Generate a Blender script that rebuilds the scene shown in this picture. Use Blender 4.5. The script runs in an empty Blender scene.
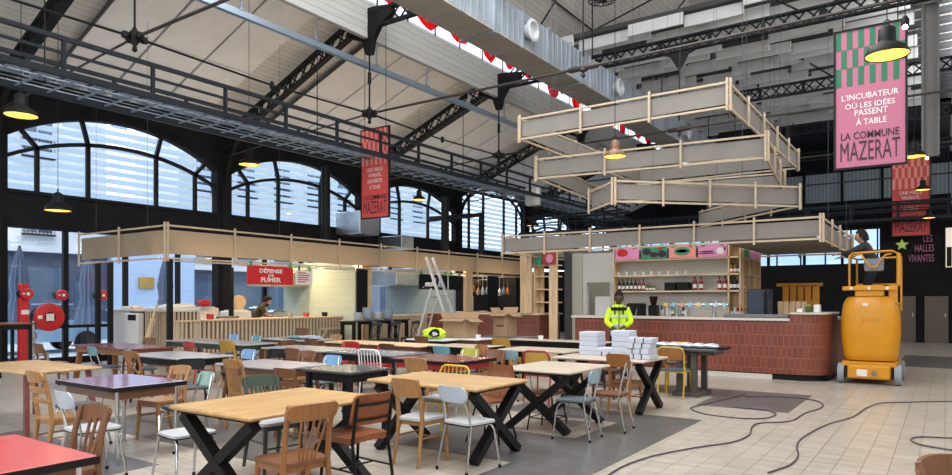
import bpy, bmesh, math, random
from mathutils import Vector, Matrix
random.seed(7)
S = bpy.context.scene
COL = S.collection
PI = math.pi
# ---------------------------------------------------------------- camera, world, sun, exposure
PSI = math.atan(469/676)
cd = bpy.data.cameras.new('camera'); cam = bpy.data.objects.new('camera', cd); COL.objects.link(cam)
cam.location = (0, 0, 1.58); cam.rotation_euler = (PI/2, 0, PSI)
cd.sensor_width = 36; cd.lens = 676/952*36; cd.shift_y = 62.5/952; cd.clip_end = 300
S.camera = cam
w = bpy.data.worlds.new('world'); S.world = w; w.use_nodes = True
wn = w.node_tree.nodes; wl = w.node_tree.links
bg = wn['Background']; bg.inputs[1].default_value = 3.1
geo = wn.new('ShaderNodeTexCoord'); sep = wn.new('ShaderNodeSeparateXYZ'); rmp = wn.new('ShaderNodeValToRGB')
wl.new(geo.outputs['Generated'], sep.inputs[0]); wl.new(sep.outputs['Z'], rmp.inputs[0]); wl.new(rmp.outputs[0], bg.inputs[0])
rmp.color_ramp.elements[0].position = 0.0; rmp.color_ramp.elements[0].color = (.80, .84, .90, 1)
rmp.color_ramp.elements[1].position = .7; rmp.color_ramp.elements[1].color = (.88, .91, .95, 1)
def area(name, loc, rot, sx, sy, power, col):
    l = bpy.data.lights.new(name, 'AREA'); l.shape = 'RECTANGLE'; l.size = sx; l.size_y = sy; l.energy = power; l.color = col
    o = bpy.data.objects.new(name, l); COL.objects.link(o); o.location = loc; o.rotation_euler = rot; return o
# daylight through the nave roof; side and front areas are unseen fill lights, added
area('roof_daylight', (-5.5, 7, 10.6), (0, 0, 0), 5, 12, 900, (.95, .97, 1))
area('right_nave_fill', (.27, 14, 9.55), (0, math.radians(90), 0), .8, 30, 600, (.96, .98, 1))  # unseen fill added to brighten the nave ceiling and baffles
area('side_fill', (5.5, 14, 5.5), (0, math.radians(68), 0), 5, 26, 350, (1, .98, .95))
area('front_fill', (-5, -5, 5), (math.radians(72), 0, 0), 18, 6, 250, (1, .98, .95))
sl = bpy.data.lights.new('bright_west_sky', 'SUN'); sl.energy = 3.2; sl.angle = math.radians(70); sl.color = (.93,.97,1); so = bpy.data.objects.new('bright_west_sky', sl); COL.objects.link(so); so.location = (-40, 10, 30); so.rotation_euler = (0, math.radians(-58), 0)
S.view_settings.view_transform = 'Standard'; S.view_settings.look = 'None'
S.view_settings.exposure = 0.0; S.view_settings.gamma = 1; S.view_settings.use_curve_mapping = False

# ---------------------------------------------------------------- materials
def mat(name, col, rough=.6, metal=0, var=0, scale=6, bump=0, emit=0, stretch=(1,1,1), coat=0, alpha=1):
    m = bpy.data.materials.new(name); m.use_nodes = True
    n = m.node_tree.nodes; l = m.node_tree.links; b = n['Principled BSDF']
    c = tuple(col)+(1,)
    b.inputs['Base Color'].default_value = c; b.inputs['Roughness'].default_value = rough; b.inputs['Metallic'].default_value = metal
    if max(col) < .03: b.inputs['Specular IOR Level'].default_value = .22
    if coat: b.inputs['Coat Weight'].default_value = coat
    if emit: b.inputs['Emission Color'].default_value = c; b.inputs['Emission Strength'].default_value = emit
    if alpha < 1: b.inputs['Alpha'].default_value = alpha
    if var or bump:
        tc = n.new('ShaderNodeTexCoord'); mp = n.new('ShaderNodeMapping'); mp.inputs['Scale'].default_value = stretch
        no = n.new('ShaderNodeTexNoise'); no.inputs['Scale'].default_value = scale; no.inputs['Detail'].default_value = 4
        l.new(tc.outputs['Object'], mp.inputs[0]); l.new(mp.outputs[0], no.inputs['Vector'])
        if var:
            r = n.new('ShaderNodeValToRGB')
            r.color_ramp.elements[0].position = .3; r.color_ramp.elements[0].color = tuple(max(0, x*(1-var)) for x in col)+(1,)
            r.color_ramp.elements[1].position = .7; r.color_ramp.elements[1].color = tuple(min(1, x*(1+var)) for x in col)+(1,)
            l.new(no.outputs['Fac'], r.inputs[0]); l.new(r.outputs[0], b.inputs['Base Color'])
        if bump:
            bp = n.new('ShaderNodeBump'); bp.inputs['Strength'].default_value = bump; bp.inputs['Distance'].default_value = .01
            l.new(no.outputs['Fac'], bp.inputs['Height']); l.new(bp.outputs[0], b.inputs['Normal'])
    return m
def planar(m, u=(1,0,0), v=(0,0,1)):
    """coordinate (p.u, p.v, 0) from object space"""
    n = m.node_tree.nodes; l = m.node_tree.links
    tc = n.new('ShaderNodeTexCoord'); out = n.new('ShaderNodeCombineXYZ')
    for k, vec in enumerate((u, v)):
        d = n.new('ShaderNodeVectorMath'); d.operation = 'DOT_PRODUCT'; d.inputs[1].default_value = vec
        l.new(tc.outputs['Object'], d.inputs[0]); l.new(d.outputs['Value'], out.inputs[k])
    return out.outputs[0]
def brick(name, c1, c2, mortar, bw, bh, off=0, ms=.006, rough=.5, u=(1,0,0), v=(0,0,1), bump=.3, noise=0):
    m = mat(name, c1, rough); n = m.node_tree.nodes; l = m.node_tree.links; b = n['Principled BSDF']
    t = n.new('ShaderNodeTexBrick'); t.offset = off; t.squash = 1
    t.inputs['Color1'].default_value = tuple(c1)+(1,); t.inputs['Color2'].default_value = tuple(c2)+(1,); t.inputs['Mortar'].default_value = tuple(mortar)+(1,)
    t.inputs['Scale'].default_value = 1; t.inputs['Mortar Size'].default_value = ms; t.inputs['Brick Width'].default_value = bw; t.inputs['Row Height'].default_value = bh
    p = planar(m, u, v); l.new(p, t.inputs['Vector'])
    col = t.outputs['Color']
    if noise:
        no = n.new('ShaderNodeTexNoise'); no.inputs['Scale'].default_value = 2.2; no.inputs['Detail'].default_value = 8; no.inputs['Roughness'].default_value = .7
        mp = n.new('ShaderNodeMapping'); mp.inputs['Scale'].default_value = (1, 4, 1); l.new(p, mp.inputs[0]); l.new(mp.outputs[0], no.inputs['Vector'])
        mx = n.new('ShaderNodeMix'); mx.data_type = 'RGBA'; mx.blend_type = 'OVERLAY'; mx.inputs[0].default_value = noise
        l.new(col, mx.inputs[6]); l.new(no.outputs['Fac'], mx.inputs[7]); col = mx.outputs[2]
    l.new(col, b.inputs['Base Color'])
    bp = n.new('ShaderNodeBump'); bp.inputs['Strength'].default_value = bump; bp.inputs['Distance'].default_value = .004; bp.invert = True
    l.new(t.outputs['Fac'], bp.inputs['Height']); l.new(bp.outputs[0], b.inputs['Normal'])
    return m
def stripes(name, c1, c2, period, duty, axis, rough=.6, metal=0, bump=0):
    m = mat(name, c1, rough, metal); n = m.node_tree.nodes; l = m.node_tree.links; b = n['Principled BSDF']
    p = planar(m, axis); s = n.new('ShaderNodeSeparateXYZ'); l.new(p, s.inputs[0])
    d = n.new('ShaderNodeMath'); d.operation = 'DIVIDE'; d.inputs[1].default_value = period; l.new(s.outputs[0], d.inputs[0])
    f = n.new('ShaderNodeMath'); f.operation = 'FRACT'; l.new(d.outputs[0], f.inputs[0])
    g = n.new('ShaderNodeMath'); g.operation = 'LESS_THAN'; g.inputs[1].default_value = duty; l.new(f.outputs[0], g.inputs[0])
    mx = n.new('ShaderNodeMix'); mx.data_type = 'RGBA'; mx.inputs[6].default_value = tuple(c1)+(1,); mx.inputs[7].default_value = tuple(c2)+(1,)
    l.new(g.outputs[0], mx.inputs[0]); l.new(mx.outputs[2], b.inputs['Base Color'])
    return m
def chevron(name, c1, c2, per, q):
    m = mat(name, c1, .35); n = m.node_tree.nodes; l = m.node_tree.links; b = n['Principled BSDF']
    p = planar(m, (1, 1, 0)); s = n.new('ShaderNodeSeparateXYZ'); l.new(p, s.inputs[0])
    pp = n.new('ShaderNodeMath'); pp.operation = 'PINGPONG'; pp.inputs[1].default_value = per; l.new(s.outputs[0], pp.inputs[0])
    a = n.new('ShaderNodeMath'); a.operation = 'ADD'; l.new(pp.outputs[0], a.inputs[0]); l.new(s.outputs[1], a.inputs[1])
    d = n.new('ShaderNodeMath'); d.operation = 'DIVIDE'; d.inputs[1].default_value = q; l.new(a.outputs[0], d.inputs[0])
    f = n.new('ShaderNodeMath'); f.operation = 'FRACT'; l.new(d.outputs[0], f.inputs[0])
    g = n.new('ShaderNodeMath'); g.operation = 'LESS_THAN'; g.inputs[1].default_value = .17; l.new(f.outputs[0], g.inputs[0])
    mx = n.new('ShaderNodeMix'); mx.data_type = 'RGBA'; mx.inputs[6].default_value = tuple(c1)+(1,); mx.inputs[7].default_value = tuple(c2)+(1,)
    l.new(g.outputs[0], mx.inputs[0]); l.new(mx.outputs[2], b.inputs['Base Color'])
    return m
def wood(name, c, rough=.5, var=.35, axis='x', scale=9):
    st = {'x': (.35, 5, 5), 'y': (5, .35, 5), 'z': (5, 5, .35)}[axis]
    return mat(name, c, rough, 0, var, scale, .08, 0, st)
def planks(name, c1, c2, c3, bw, bh, u, v, rough=.4):
    return brick(name, c1, c2, c3, bw, bh, .37, .002, rough, u, v, .1, .45)
M = {}
M['floor'] = brick('stone floor tiles', (.45,.40,.33), (.39,.345,.285), (.19,.165,.135), .215, .215, 0, .004, .30, (1,0,0), (0,1,0), .2, .5)
M['slate'] = brick('dark slate and shaded floor tiles', (.10,.095,.09), (.12,.115,.11), (.07,.068,.066), .215, .215, 0, .004, .32, (1,0,0), (0,1,0), .2, .5)
M['black'] = mat('black paint', (.007,.007,.008), .5)
M['blackwall'] = mat('matt black wall', (.008,.008,.010), .8, 0, .3, 1.5)
M['iron'] = mat('dark painted iron', (.010,.011,.013), .6, .1)
M['greyiron'] = mat('grey painted iron', (.06,.063,.066), .6, .1)
M['rod'] = mat('brown iron rod', (.06,.05,.045), .5, .5)
M['rail'] = mat('slate blue steel rail', (.016,.020,.026), .55, .2)
M['galv'] = mat('galvanised pipe', (.30,.36,.42), .35, .6)
M['duct'] = mat('galvanised duct', (.34,.37,.40), .4, .6, .18, 2, .05)
M['ductb'] = mat('duct underside', (.36,.33,.28), .6, .2, .1, 2)
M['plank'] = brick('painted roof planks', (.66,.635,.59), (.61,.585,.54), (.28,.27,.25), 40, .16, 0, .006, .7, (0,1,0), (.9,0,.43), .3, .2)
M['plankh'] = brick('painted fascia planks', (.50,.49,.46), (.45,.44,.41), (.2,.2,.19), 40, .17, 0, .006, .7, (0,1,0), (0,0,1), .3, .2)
M['apanel'] = mat('grey acoustic panel', (.74,.725,.71), .85, 0, .05, 3)
M['baffle'] = mat('white acoustic baffle', (.74,.74,.73), .85)
M['white'] = mat('white laminate', (.72,.72,.70), .4)
M['plaster'] = mat('pale plaster', (.45,.43,.36), .8)
M['canvas'] = mat('taupe canvas panel', (.235,.215,.19), .85, 0, .06, 2)
M['batten'] = wood('pine batten', (.52,.41,.28), .55, .15)
M['pine'] = wood('pine board', (.70,.50,.29), .55, .25, 'z', 5)
M['pinex'] = wood('pine shelf', (.66,.49,.30), .55, .2, 'x', 5)
M['oak'] = planks('light oak block tabletop', (.52,.32,.13), (.43,.25,.095), (.36,.21,.085), .45, .07, (0,1,0), (1,0,0), .38)
M['oakx'] = planks('light oak block tabletop lengthwise', (.53,.34,.155), (.44,.27,.115), (.37,.22,.09), .45, .07, (1,0,0), (0,1,0), .38)
M['pale'] = wood('pale limed tabletop', (.52,.43,.33), .4, .12)
M['honey'] = wood('honey beech', (.28,.11,.03), .3, .16, 'z')
M['beech'] = wood('light beech', (.37,.19,.075), .38, .2, 'z')
M['brown'] = wood('brown stained wood', (.17,.07,.03), .4, .18, 'z')
M['dkbrown'] = wood('dark brown wood', (.10,.04,.022), .4, .3, 'z')
M['redwood'] = wood('dark red wood', (.16,.035,.025), .4, .25, 'z')
M['mustard'] = mat('mustard paint', (.42,.24,.04), .4)
M['leather'] = mat('tan leather', (.23,.065,.018), .35, 0, .3, 7, .2)
M['orangeply'] = wood('orange plywood', (.19,.06,.015), .3, .3, 'z')
M['chrome'] = mat('chrome tube', (.62,.64,.66), .18, 1)
M['chair_blue'] = mat('powder blue laminate', (.25,.39,.46), .3)
M['paleblue'] = mat('pale blue laminate', (.46,.52,.60), .3)
M['skyblue'] = mat('sky blue laminate', (.18,.36,.60), .35)
M['teal'] = mat('teal laminate', (.12,.30,.36), .35)
M['mint'] = mat('mint laminate', (.30,.45,.39), .3)
M['sage'] = mat('sage laminate', (.20,.28,.24), .4)
M['dgreen'] = mat('dark green paint', (.035,.055,.035), .4)
M['olive'] = mat('olive laminate', (.40,.38,.04), .4)
M['yellow'] = mat('yellow enamel', (.62,.40,.02), .35)
M['red'] = mat('red paint', (.42,.02,.025), .4)
M['brick_red'] = mat('worn red paint', (.36,.06,.04), .5, 0, .3, 6)
M['seatgrey'] = mat('pale grey seat', (.52,.53,.54), .3)
M['darkseat'] = mat('dark grey seat', (.10,.13,.15), .35)
M['purple'] = mat('purple laminate', (.30,.20,.27), .12, 0, .1, 4)
M['coral'] = mat('coral red laminate', (.56,.10,.09), .22, 0, .06, 5)
M['maroon'] = mat('maroon laminate', (.20,.05,.05), .18, 0, .2, 4)
M['grey_top'] = mat('grey laminate', (.36,.35,.35), .22, 0, .06, 5)
M['dgrey_top'] = mat('dark grey laminate', (.16,.17,.18), .2, 0, .08, 5)
M['black_top'] = mat('black tabletop', (.06,.062,.066), .22)
M['terra'] = brick('terracotta wall tiles', (.20,.052,.029), (.155,.039,.024), (.31,.13,.085), .105, .222, .5, .004, .35, (1,1,0), (0,0,1), .5)
M['chev'] = chevron('white herringbone tiles', (.60,.58,.53), (.34,.33,.30), .13, .085)
M['kitchen_tile'] = brick('pale green wall tiles', (.62,.70,.58), (.58,.67,.56), (.45,.52,.44), .5, .22, .5, .005, .3, (1,1,0), (0,0,1), .2)
M['kitchen_blue'] = brick('blue grey wall tiles', (.34,.42,.46), (.32,.40,.44), (.24,.3,.33), .5, .22, .5, .005, .3, (1,1,0), (0,0,1), .2)
M['steel'] = mat('brushed steel', (.5,.52,.54), .3, .9, .1, 5)
M['concrete'] = mat('pale counter top', (.60,.56,.50), .5)
M['lift'] = mat('orange yellow machine paint', (.62,.26,.005), .35, 0, .06, 3)
M['tyre'] = mat('grey solid tyre', (.26,.28,.31), .8)
M['lampin'] = mat('yellow lamp lining', (1,.62,.10), .5, emit=.9)
M['bulb'] = mat('lit bulb', (1,.85,.6), .5, emit=25)
M['fluor'] = mat('fluorescent yellow fabric', (.62,.95,.02), .7, 0, .15, 14, .3)
M['reflect'] = mat('silver reflective tape', (.55,.58,.58), .4)
M['navy'] = mat('dark navy fabric', (.012,.014,.022), .8)
M['khaki'] = mat('dark khaki cotton', (.055,.045,.02), .85)
M['greyshirt'] = mat('dark grey fleece', (.028,.03,.034), .85)
M['skin'] = mat('skin', (.50,.27,.18), .5)
M['skin2'] = mat('dark skin', (.09,.045,.03), .5)
M['hair'] = mat('dark hair', (.01,.008,.007), .6)
M['card'] = mat('brown cardboard', (.36,.23,.13), .8, 0, .06, 5)
M['paper'] = mat('white paper packs', (.50,.53,.60), .7)
M['strap'] = mat('dark plastic strap', (.02,.025,.04), .5)
M['column'] = mat('grey column paint', (.15,.145,.14), .6)
M['pinksign'] = mat('pink board', (.74,.26,.46), .6)
M['greensign'] = mat('green board', (.04,.26,.13), .6)
M['redsign'] = mat('red board', (.55,.012,.016), .5)
M['coralpaper'] = mat('coral red print', (.62,.07,.06), .6)
M['lightcoral'] = mat('light coral print', (.80,.28,.24), .6)
M['pinkprint'] = mat('pink print', (.46,.135,.22), .6)
M['greenprint'] = mat('green print', (.012,.15,.07), .6)
M['cream'] = mat('cream print', (.80,.72,.68), .6)
M['ink'] = mat('dark aubergine print', (.035,.012,.03), .6)
M['pinktext'] = mat('pink wall lettering', (.45,.14,.28), .6)
M['wine'] = mat('dark wine glass', (.02,.012,.01), .12)
M['redwine'] = mat('red liquor bottle', (.22,.008,.012), .12)
M['whisky'] = mat('amber bottle', (.30,.10,.02), .12)
M['greenb'] = mat('green bottle', (.05,.10,.03), .12)
M['clear'] = mat('clear glassware', (.60,.66,.68), .08)
M['label'] = mat('paper label', (.75,.72,.66), .6)
M['cable'] = mat('purple black cable', (.05,.035,.06), .5)
M['aluminium'] = mat('aluminium', (.62,.64,.66), .35, .5)
M['facade'] = mat('street plaster facade', (.66,.68,.72), .8, 0, .1, 1)
M['blueshop'] = mat('blue grey shopfront', (.05,.075,.13), .6, 0, .3, 1.5)
M['bluewall'] = mat('light blue wall', (.42,.55,.75), .7)
M['asphalt'] = mat('pale street paving', (.55,.58,.62), .8)
M['winglass'] = mat('dark window glass', (.10,.14,.20), .1)
M['parasol'] = mat('blue grey parasol cloth', (.15,.20,.30), .8)
M['carpaint'] = mat('pale blue car paint', (.36,.52,.68), .25)
M['door_wood'] = stripes('grey brown door panels', (.13,.105,.085), (.10,.08,.065), .14, .12, (1,0,0))
M['corr'] = stripes('translucent corrugated sheet', (.34,.40,.43), (.24,.29,.32), .18, .5, (1,1,0), .4)
def glassmat(name, tint, rough=.02, mixf=.12):
    m = bpy.data.materials.new(name); m.use_nodes = True; n = m.node_tree.nodes; l = m.node_tree.links
    n.remove(n['Principled BSDF']); t = n.new('ShaderNodeBsdfTransparent'); g = n.new('ShaderNodeBsdfGlossy'); mx = n.new('ShaderNodeMixShader')
    t.inputs[0].default_value = tuple(tint)+(1,); g.inputs['Roughness'].default_value = rough; mx.inputs[0].default_value = mixf
    l.new(t.outputs[0], mx.inputs[1]); l.new(g.outputs[0], mx.inputs[2]); l.new(mx.outputs[0], n['Material Output'].inputs[0]); return m
M['glass'] = glassmat('window glass', (.90,.955,1.0), .02, .05)
def transl(name, c, f=.6):
    m = bpy.data.materials.new(name); m.use_nodes = True; n = m.node_tree.nodes; l = m.node_tree.links
    n.remove(n['Principled BSDF']); t = n.new('ShaderNodeBsdfTranslucent'); g = n.new('ShaderNodeBsdfDiffuse'); mx = n.new('ShaderNodeMixShader')
    t.inputs[0].default_value = tuple(c)+(1,); g.inputs[0].default_value = tuple(c)+(1,); mx.inputs[0].default_value = 1-f
    l.new(t.outputs[0], mx.inputs[1]); l.new(g.outputs[0], mx.inputs[2]); l.new(mx.outputs[0], n['Material Output'].inputs[0]); return m
M['louvre'] = transl('frosted glass louvre', (.80,.86,.92), .8)
M['skyred'] = transl('red lettering on roof glazing', (.75,.03,.05), .7)
M['skywhite'] = transl('white roof glazing', (.92,.95,1), .8)

# ---------------------------------------------------------------- mesh builder
class MB:
    def __init__(s): s.v = []; s.f = []; s.fm = []; s.cur = 0; s.sm = []
    def add(s, vs, fs, smooth=False):
        o = len(s.v); s.v += [tuple(x) for x in vs]
        for f in fs: s.f.append(tuple(i+o for i in f)); s.fm.append(s.cur); s.sm.append(smooth)
        return s
    def box(s, x0, x1, y0, y1, z0, z1):
        v = [(x0,y0,z0),(x1,y0,z0),(x1,y1,z0),(x0,y1,z0),(x0,y0,z1),(x1,y0,z1),(x1,y1,z1),(x0,y1,z1)]
        return s.add(v, [(3,2,1,0),(4,5,6,7),(0,1,5,4),(1,2,6,5),(2,3,7,6),(3,0,4,7)])
    def cbox(s, x0, x1, y0, y1, z0, z1, b=.01):
        """box with chamfered edges"""
        v = []; 
        for z, i in ((z0, b), (z0+b, 0), (z1-b, 0), (z1, b)):
            xs = (x0+i, x1-i); ys = (y0+i, y1-i); k = b*.9
            v += [(xs[0]+k,ys[0],z),(xs[1]-k,ys[0],z),(xs[1],ys[0]+k,z),(xs[1],ys[1]-k,z),(xs[1]-k,ys[1],z),(xs[0]+k,ys[1],z),(xs[0],ys[1]-k,z),(xs[0],ys[0]+k,z)]
        f = [tuple(range(7,-1,-1)), tuple(range(24,32))]
        for r in range(3):
            for k in range(8): f.append((r*8+k, r*8+(k+1)%8, r*8+8+(k+1)%8, r*8+8+k))
        return s.add(v, f)
    def beam(s, a, b, w, h=None, up=(0,0,1)):
        h = h or w; a = Vector(a); b = Vector(b); d = (b-a)
        if d.length < 1e-6: return s
        d.normalize(); up = Vector(up)
        if abs(d.dot(up)) > .98: up = Vector((0,1,0)) if abs(d.y) < .9 else Vector((1,0,0))
        x = d.cross(up).normalized()*(w/2); y = x.cross(d).normalized()*(h/2)
        v = [p+q for p in (a,b) for q in (-x-y, x-y, x+y, -x+y)]
        return s.add(v, [(0,1,2,3)[::-1],(4,5,6,7),(0,1,5,4),(1,2,6,5),(2,3,7,6),(3,0,4,7)])
    def tube(s, pts, r, n=8, closed=False, caps=True):
        pts = [Vector(p) for p in pts]; m = len(pts); rr = r if isinstance(r, (list, tuple)) else [r]*m
        V = []; prev = None
        for i, p in enumerate(pts):
            if closed: d = pts[(i+1)%m]-pts[i-1]
            else: d = pts[min(i+1,m-1)]-pts[max(i-1,0)]
            if d.length < 1e-9: d = Vector((0,0,1))
            d.normalize()
            if prev is None:
                u = Vector((0,0,1)) if abs(d.z) < .9 else Vector((1,0,0)); x = d.cross(u).normalized()
            else:
                x = prev - d*prev.dot(d); x = x.normalized() if x.length > 1e-6 else d.orthogonal().normalized()
            prev = x; y = d.cross(x)
            for k in range(n):
                a = 2*PI*k/n; V.append(p+x*math.cos(a)*rr[i]+y*math.sin(a)*rr[i])
        F = []
        for i in range(m if closed else m-1):
            j = (i+1) % m
            for k in range(n): F.append((i*n+k, i*n+(k+1)%n, j*n+(k+1)%n, j*n+k))
        s.add(V, F, True)
        if caps and not closed:
            o = len(s.v)-len(V); s.f.append(tuple(o+k for k in range(n))[::-1]); s.fm.append(s.cur); s.sm.append(False)
            s.f.append(tuple(o+(m-1)*n+k for k in range(n))); s.fm.append(s.cur); s.sm.append(False)
        return s
    def lathe(s, prof, c=(0,0,0), n=20, ax='z'):
        V = []; F = []
        for r, z in prof:
            for k in range(n):
                a = 2*PI*k/n; x, y = r*math.cos(a), r*math.sin(a)
                V.append({'z': (c[0]+x, c[1]+y, c[2]+z), 'y': (c[0]+x, c[1]+z, c[2]+y), 'x': (c[0]+z, c[1]+x, c[2]+y)}[ax])
        for i in range(len(prof)-1):
            for k in range(n): F.append((i*n+k, i*n+(k+1)%n, (i+1)*n+(k+1)%n, (i+1)*n+k))
        return s.add(V, F, True)
    def prism(s, poly, z0, z1, plane='xy', smooth=False):
        n = len(poly)
        if plane == 'xy': V = [(x,y,z0) for x,y in poly]+[(x,y,z1) for x,y in poly]
        elif plane == 'xz': V = [(x,z0,y) for x,y in poly]+[(x,z1,y) for x,y in poly]
        else: V = [(z0,x,y) for x,y in poly]+[(z1,x,y) for x,y in poly]
        s.add(V, [tuple(range(n))[::-1], tuple(range(n,2*n))]+[(k,(k+1)%n,n+(k+1)%n,n+k) for k in range(n)])
        return s
    def sheet(s, fn, nu, nv, th=None):
        """fn(u,v)->point, u,v in 0..1; optional thickness along the normal-ish vector th"""
        P = [[Vector(fn(i/nu, j/nv)) for j in range(nv+1)] for i in range(nu+1)]
        def idx(i, j): return i*(nv+1)+j
        V = [p for row in P for p in row]; F = [(idx(i,j),idx(i+1,j),idx(i+1,j+1),idx(i,j+1)) for i in range(nu) for j in range(nv)]
        if th is None: return s.add(V, F, True)
        t = Vector(th); N = len(V); V2 = [p+t for p in V]
        F2 = [tuple(N+q for q in f[::-1]) for f in F]; E = []
        for i in range(nu): E += [(idx(i,0),idx(i,0)+N,idx(i+1,0)+N,idx(i+1,0)), (idx(i,nv),idx(i+1,nv),idx(i+1,nv)+N,idx(i,nv)+N)]
        for j in range(nv): E += [(idx(0,j),idx(0,j+1),idx(0,j+1)+N,idx(0,j)+N), (idx(nu,j),idx(nu,j)+N,idx(nu,j+1)+N,idx(nu,j+1))]
        return s.add(V+V2, F+F2+E, True)
    def mesh(s, name, mats, off=None):
        me = bpy.data.meshes.new(name)
        vs = s.v if off is None else [(a-off[0], b-off[1], c-off[2]) for a, b, c in s.v]
        me.from_pydata(vs, [], s.f)
        for m in (mats if isinstance(mats, (list, tuple)) else [mats]): me.materials.append(M[m] if isinstance(m, str) else m)
        for p, k, q in zip(me.polygons, s.fm, s.sm): p.material_index = k; p.use_smooth = q
        bm = bmesh.new(); bm.from_mesh(me); bmesh.ops.recalc_face_normals(bm, faces=bm.faces); bm.to_mesh(me); bm.free()
        if any(s.sm):
            try: me.set_sharp_from_angle(angle=math.radians(50))
            except Exception: pass
        return me
    def build(s, name, mats, parent=None, world=False, label=None):
        if world and parent is not None:
            off = Vector((0,0,0)); p = parent
            while p is not None: off += p.location; p = p.parent
            off = tuple(off)
        else: off = None
        o = bpy.data.objects.new(name, s.mesh(name, mats, off)); COL.objects.link(o); o.parent = parent
        if label: o['label'] = label
        return o
def solo(name, mb, mats, label=None, cat=None, group=None, kind=None, origin=None):
    """a thing that is one mesh; origin at its base"""
    if origin is None:
        xs = [v[0] for v in mb.v]; ys = [v[1] for v in mb.v]; zs = [v[2] for v in mb.v]
        origin = ((min(xs)+max(xs))/2, (min(ys)+max(ys))/2, min(zs)) if kind is None else (0,0,0)
    o = bpy.data.objects.new(name, mb.mesh(name, mats, origin)); COL.objects.link(o); o.location = origin
    tag(o, label, cat, group, kind); return o
def tag(o, label=None, cat=None, group=None, kind=None):
    if label: o['label'] = label
    if cat: o['category'] = cat
    if group: o['group'] = group
    if kind: o['kind'] = kind
    return o
def thing(name, label, cat, loc=(0,0,0), rz=0, group=None):
    o = bpy.data.objects.new(name, None); COL.objects.link(o); o.empty_display_size = .1
    o.location = loc; o.rotation_euler = (0,0,rz); return tag(o, label, cat, group)
def struct(name, mb, mats, parent=None):
    o = mb.build(name, mats, parent)
    if parent is None: o['kind'] = 'structure'
    return o
def copy_tree(o, parent=None):
    c = o.copy(); COL.objects.link(c); c.parent = parent
    for ch in list(o.children): copy_tree(ch, c)
    return c
_tc = {}
def text_mesh(s, bold=0):
    k = (s, bold)
    if k in _tc: return _tc[k]
    cu = bpy.data.curves.new('lettering', 'FONT'); cu.body = s; cu.align_x = 'CENTER'; cu.resolution_u = 2; cu.offset = bold; cu.extrude = .0
    o = bpy.data.objects.new('lettering', cu); COL.objects.link(o); bpy.context.view_layer.update()
    me = bpy.data.meshes.new_from_object(o.evaluated_get(bpy.context.evaluated_depsgraph_get()))
    vs = [tuple(v.co) for v in me.vertices]; fs = [tuple(p.vertices) for p in me.polygons]
    bpy.data.objects.remove(o); bpy.data.curves.remove(cu); _tc[k] = (vs, fs); return _tc[k]
def put_text(mb, s, a0, a1, z0, z1, plane, pos, bold=.0, flip=1):
    """fits s into the rectangle; plane 'y': along +x at y=pos; plane 'x': along +y at x=pos"""
    vs, fs = text_mesh(s, bold)
    if not vs: return
    xs = [v[0] for v in vs]; ys = [v[1] for v in vs]; x0, x1, y0, y1 = min(xs), max(xs), min(ys), max(ys)
    V = []
    for x, y, _ in vs:
        a = a0+(x-x0)/(x1-x0)*(a1-a0); z = z0+(y-y0)/(y1-y0)*(z1-z0)
        V.append((a, pos, z) if plane == 'y' else (pos, a, z))
    mb.add(V, fs)
M['canvas_lit'] = transl('thin canvas lit from within', (.52,.44,.33), .5)
M['glass_dim'] = glassmat('dimmed window glass', (.5,.6,.7), .05, .06)  # tint darkened to dim the bright sky behind the far glazing

# ================================================================= THE SETTING
XW = -18.0                                     # window wall
b = MB(); b.box(XW, 7, -4, 42, -.2, 0); struct('floor', b, 'floor')
def inlay(n, x0, x1, y0, y1, z=.002):
    b = MB(); b.box(x0, x1, y0, y1, -.01, z); struct('trim_%d' % n, b, 'slate')
inlay(1, -3.47, -2.62, 3.0, 9.0)
inlay(2, -5.6, -1.8, 11.3, 12.35); inlay(3, -3.1, -1.8, 10.25, 11.3)
inlay(4, -9.2, -5.3, 4.2, 5.4); inlay(5, -5.3, -3.47, 5.6, 7.0); inlay(6, -9.2, -6.2, 2.4, 3.6); inlay(7, -.95, .4, 19, 23)  # two left fields draw shaded floor and some dark band in slate
inlay(8, -5.3, -3.47, 8.2, 9.0)

# window wall, x = -18: posts, sill band, arched spandrels
def archz(t, spring, apex):                    # t -1..1 across the bay
    R = ((2.75**2)+(apex-spring)**2)/(2*(apex-spring)); return apex-R+math.sqrt(max(0, R*R-(t*2.75)**2))
BAYS = [(y, 5.42, 6.22, 4.18) for y in (-2.55, 3.45-.0, 9.45, 15.45, 21.45)]
BAYS = [(-2.55,5.42,6.22,4.18), (3.45,5.42,6.22,4.18), (9.45,5.42,6.22,4.18), (15.45,5.42,6.22,4.18), (21.45,5.42,6.22,4.18), (27.45,6.2,7.5,3.95), (33.45,5.42,6.22,4.18), (39.3,5.42,6.22,4.18)]
b = MB()
for yc, sp, ap, sill in BAYS:
    b.box(XW-.15, XW+.12, yc-3.25, yc-2.75, 0, 8.6); b.box(XW+.12, XW+.2, yc-3.12, yc-2.88, 0, 6.6)
    b.box(XW-.12, XW+.08, yc-2.75, yc+2.75, 3.29, sill); b.box(XW+.08, XW+.14, yc-2.75, yc+2.75, sill-.08, sill); b.box(XW-.1, XW+.08, yc-2.75, yc+2.75, 0, .16)
    b.box(XW+.08, XW+.12, yc-2.75, yc+2.75, 3.29, 3.37)
    N = 24
    for k in range(N):
        t0, t1 = -1+2*k/N, -1+2*(k+1)/N; za, zb = archz(t0, sp, ap), archz(t1, sp, ap)
        b.prism([(yc+t0*2.75, za), (yc+t1*2.75, zb), (yc+t1*2.75, 8.6), (yc+t0*2.75, 8.6)], XW-.12, XW+.08, 'yz')
        b.prism([(yc+t0*2.75, za), (yc+t1*2.75, zb), (yc+t1*2.75, zb+.12), (yc+t0*2.75, za+.12)], XW+.08, XW+.15, 'yz')
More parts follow.
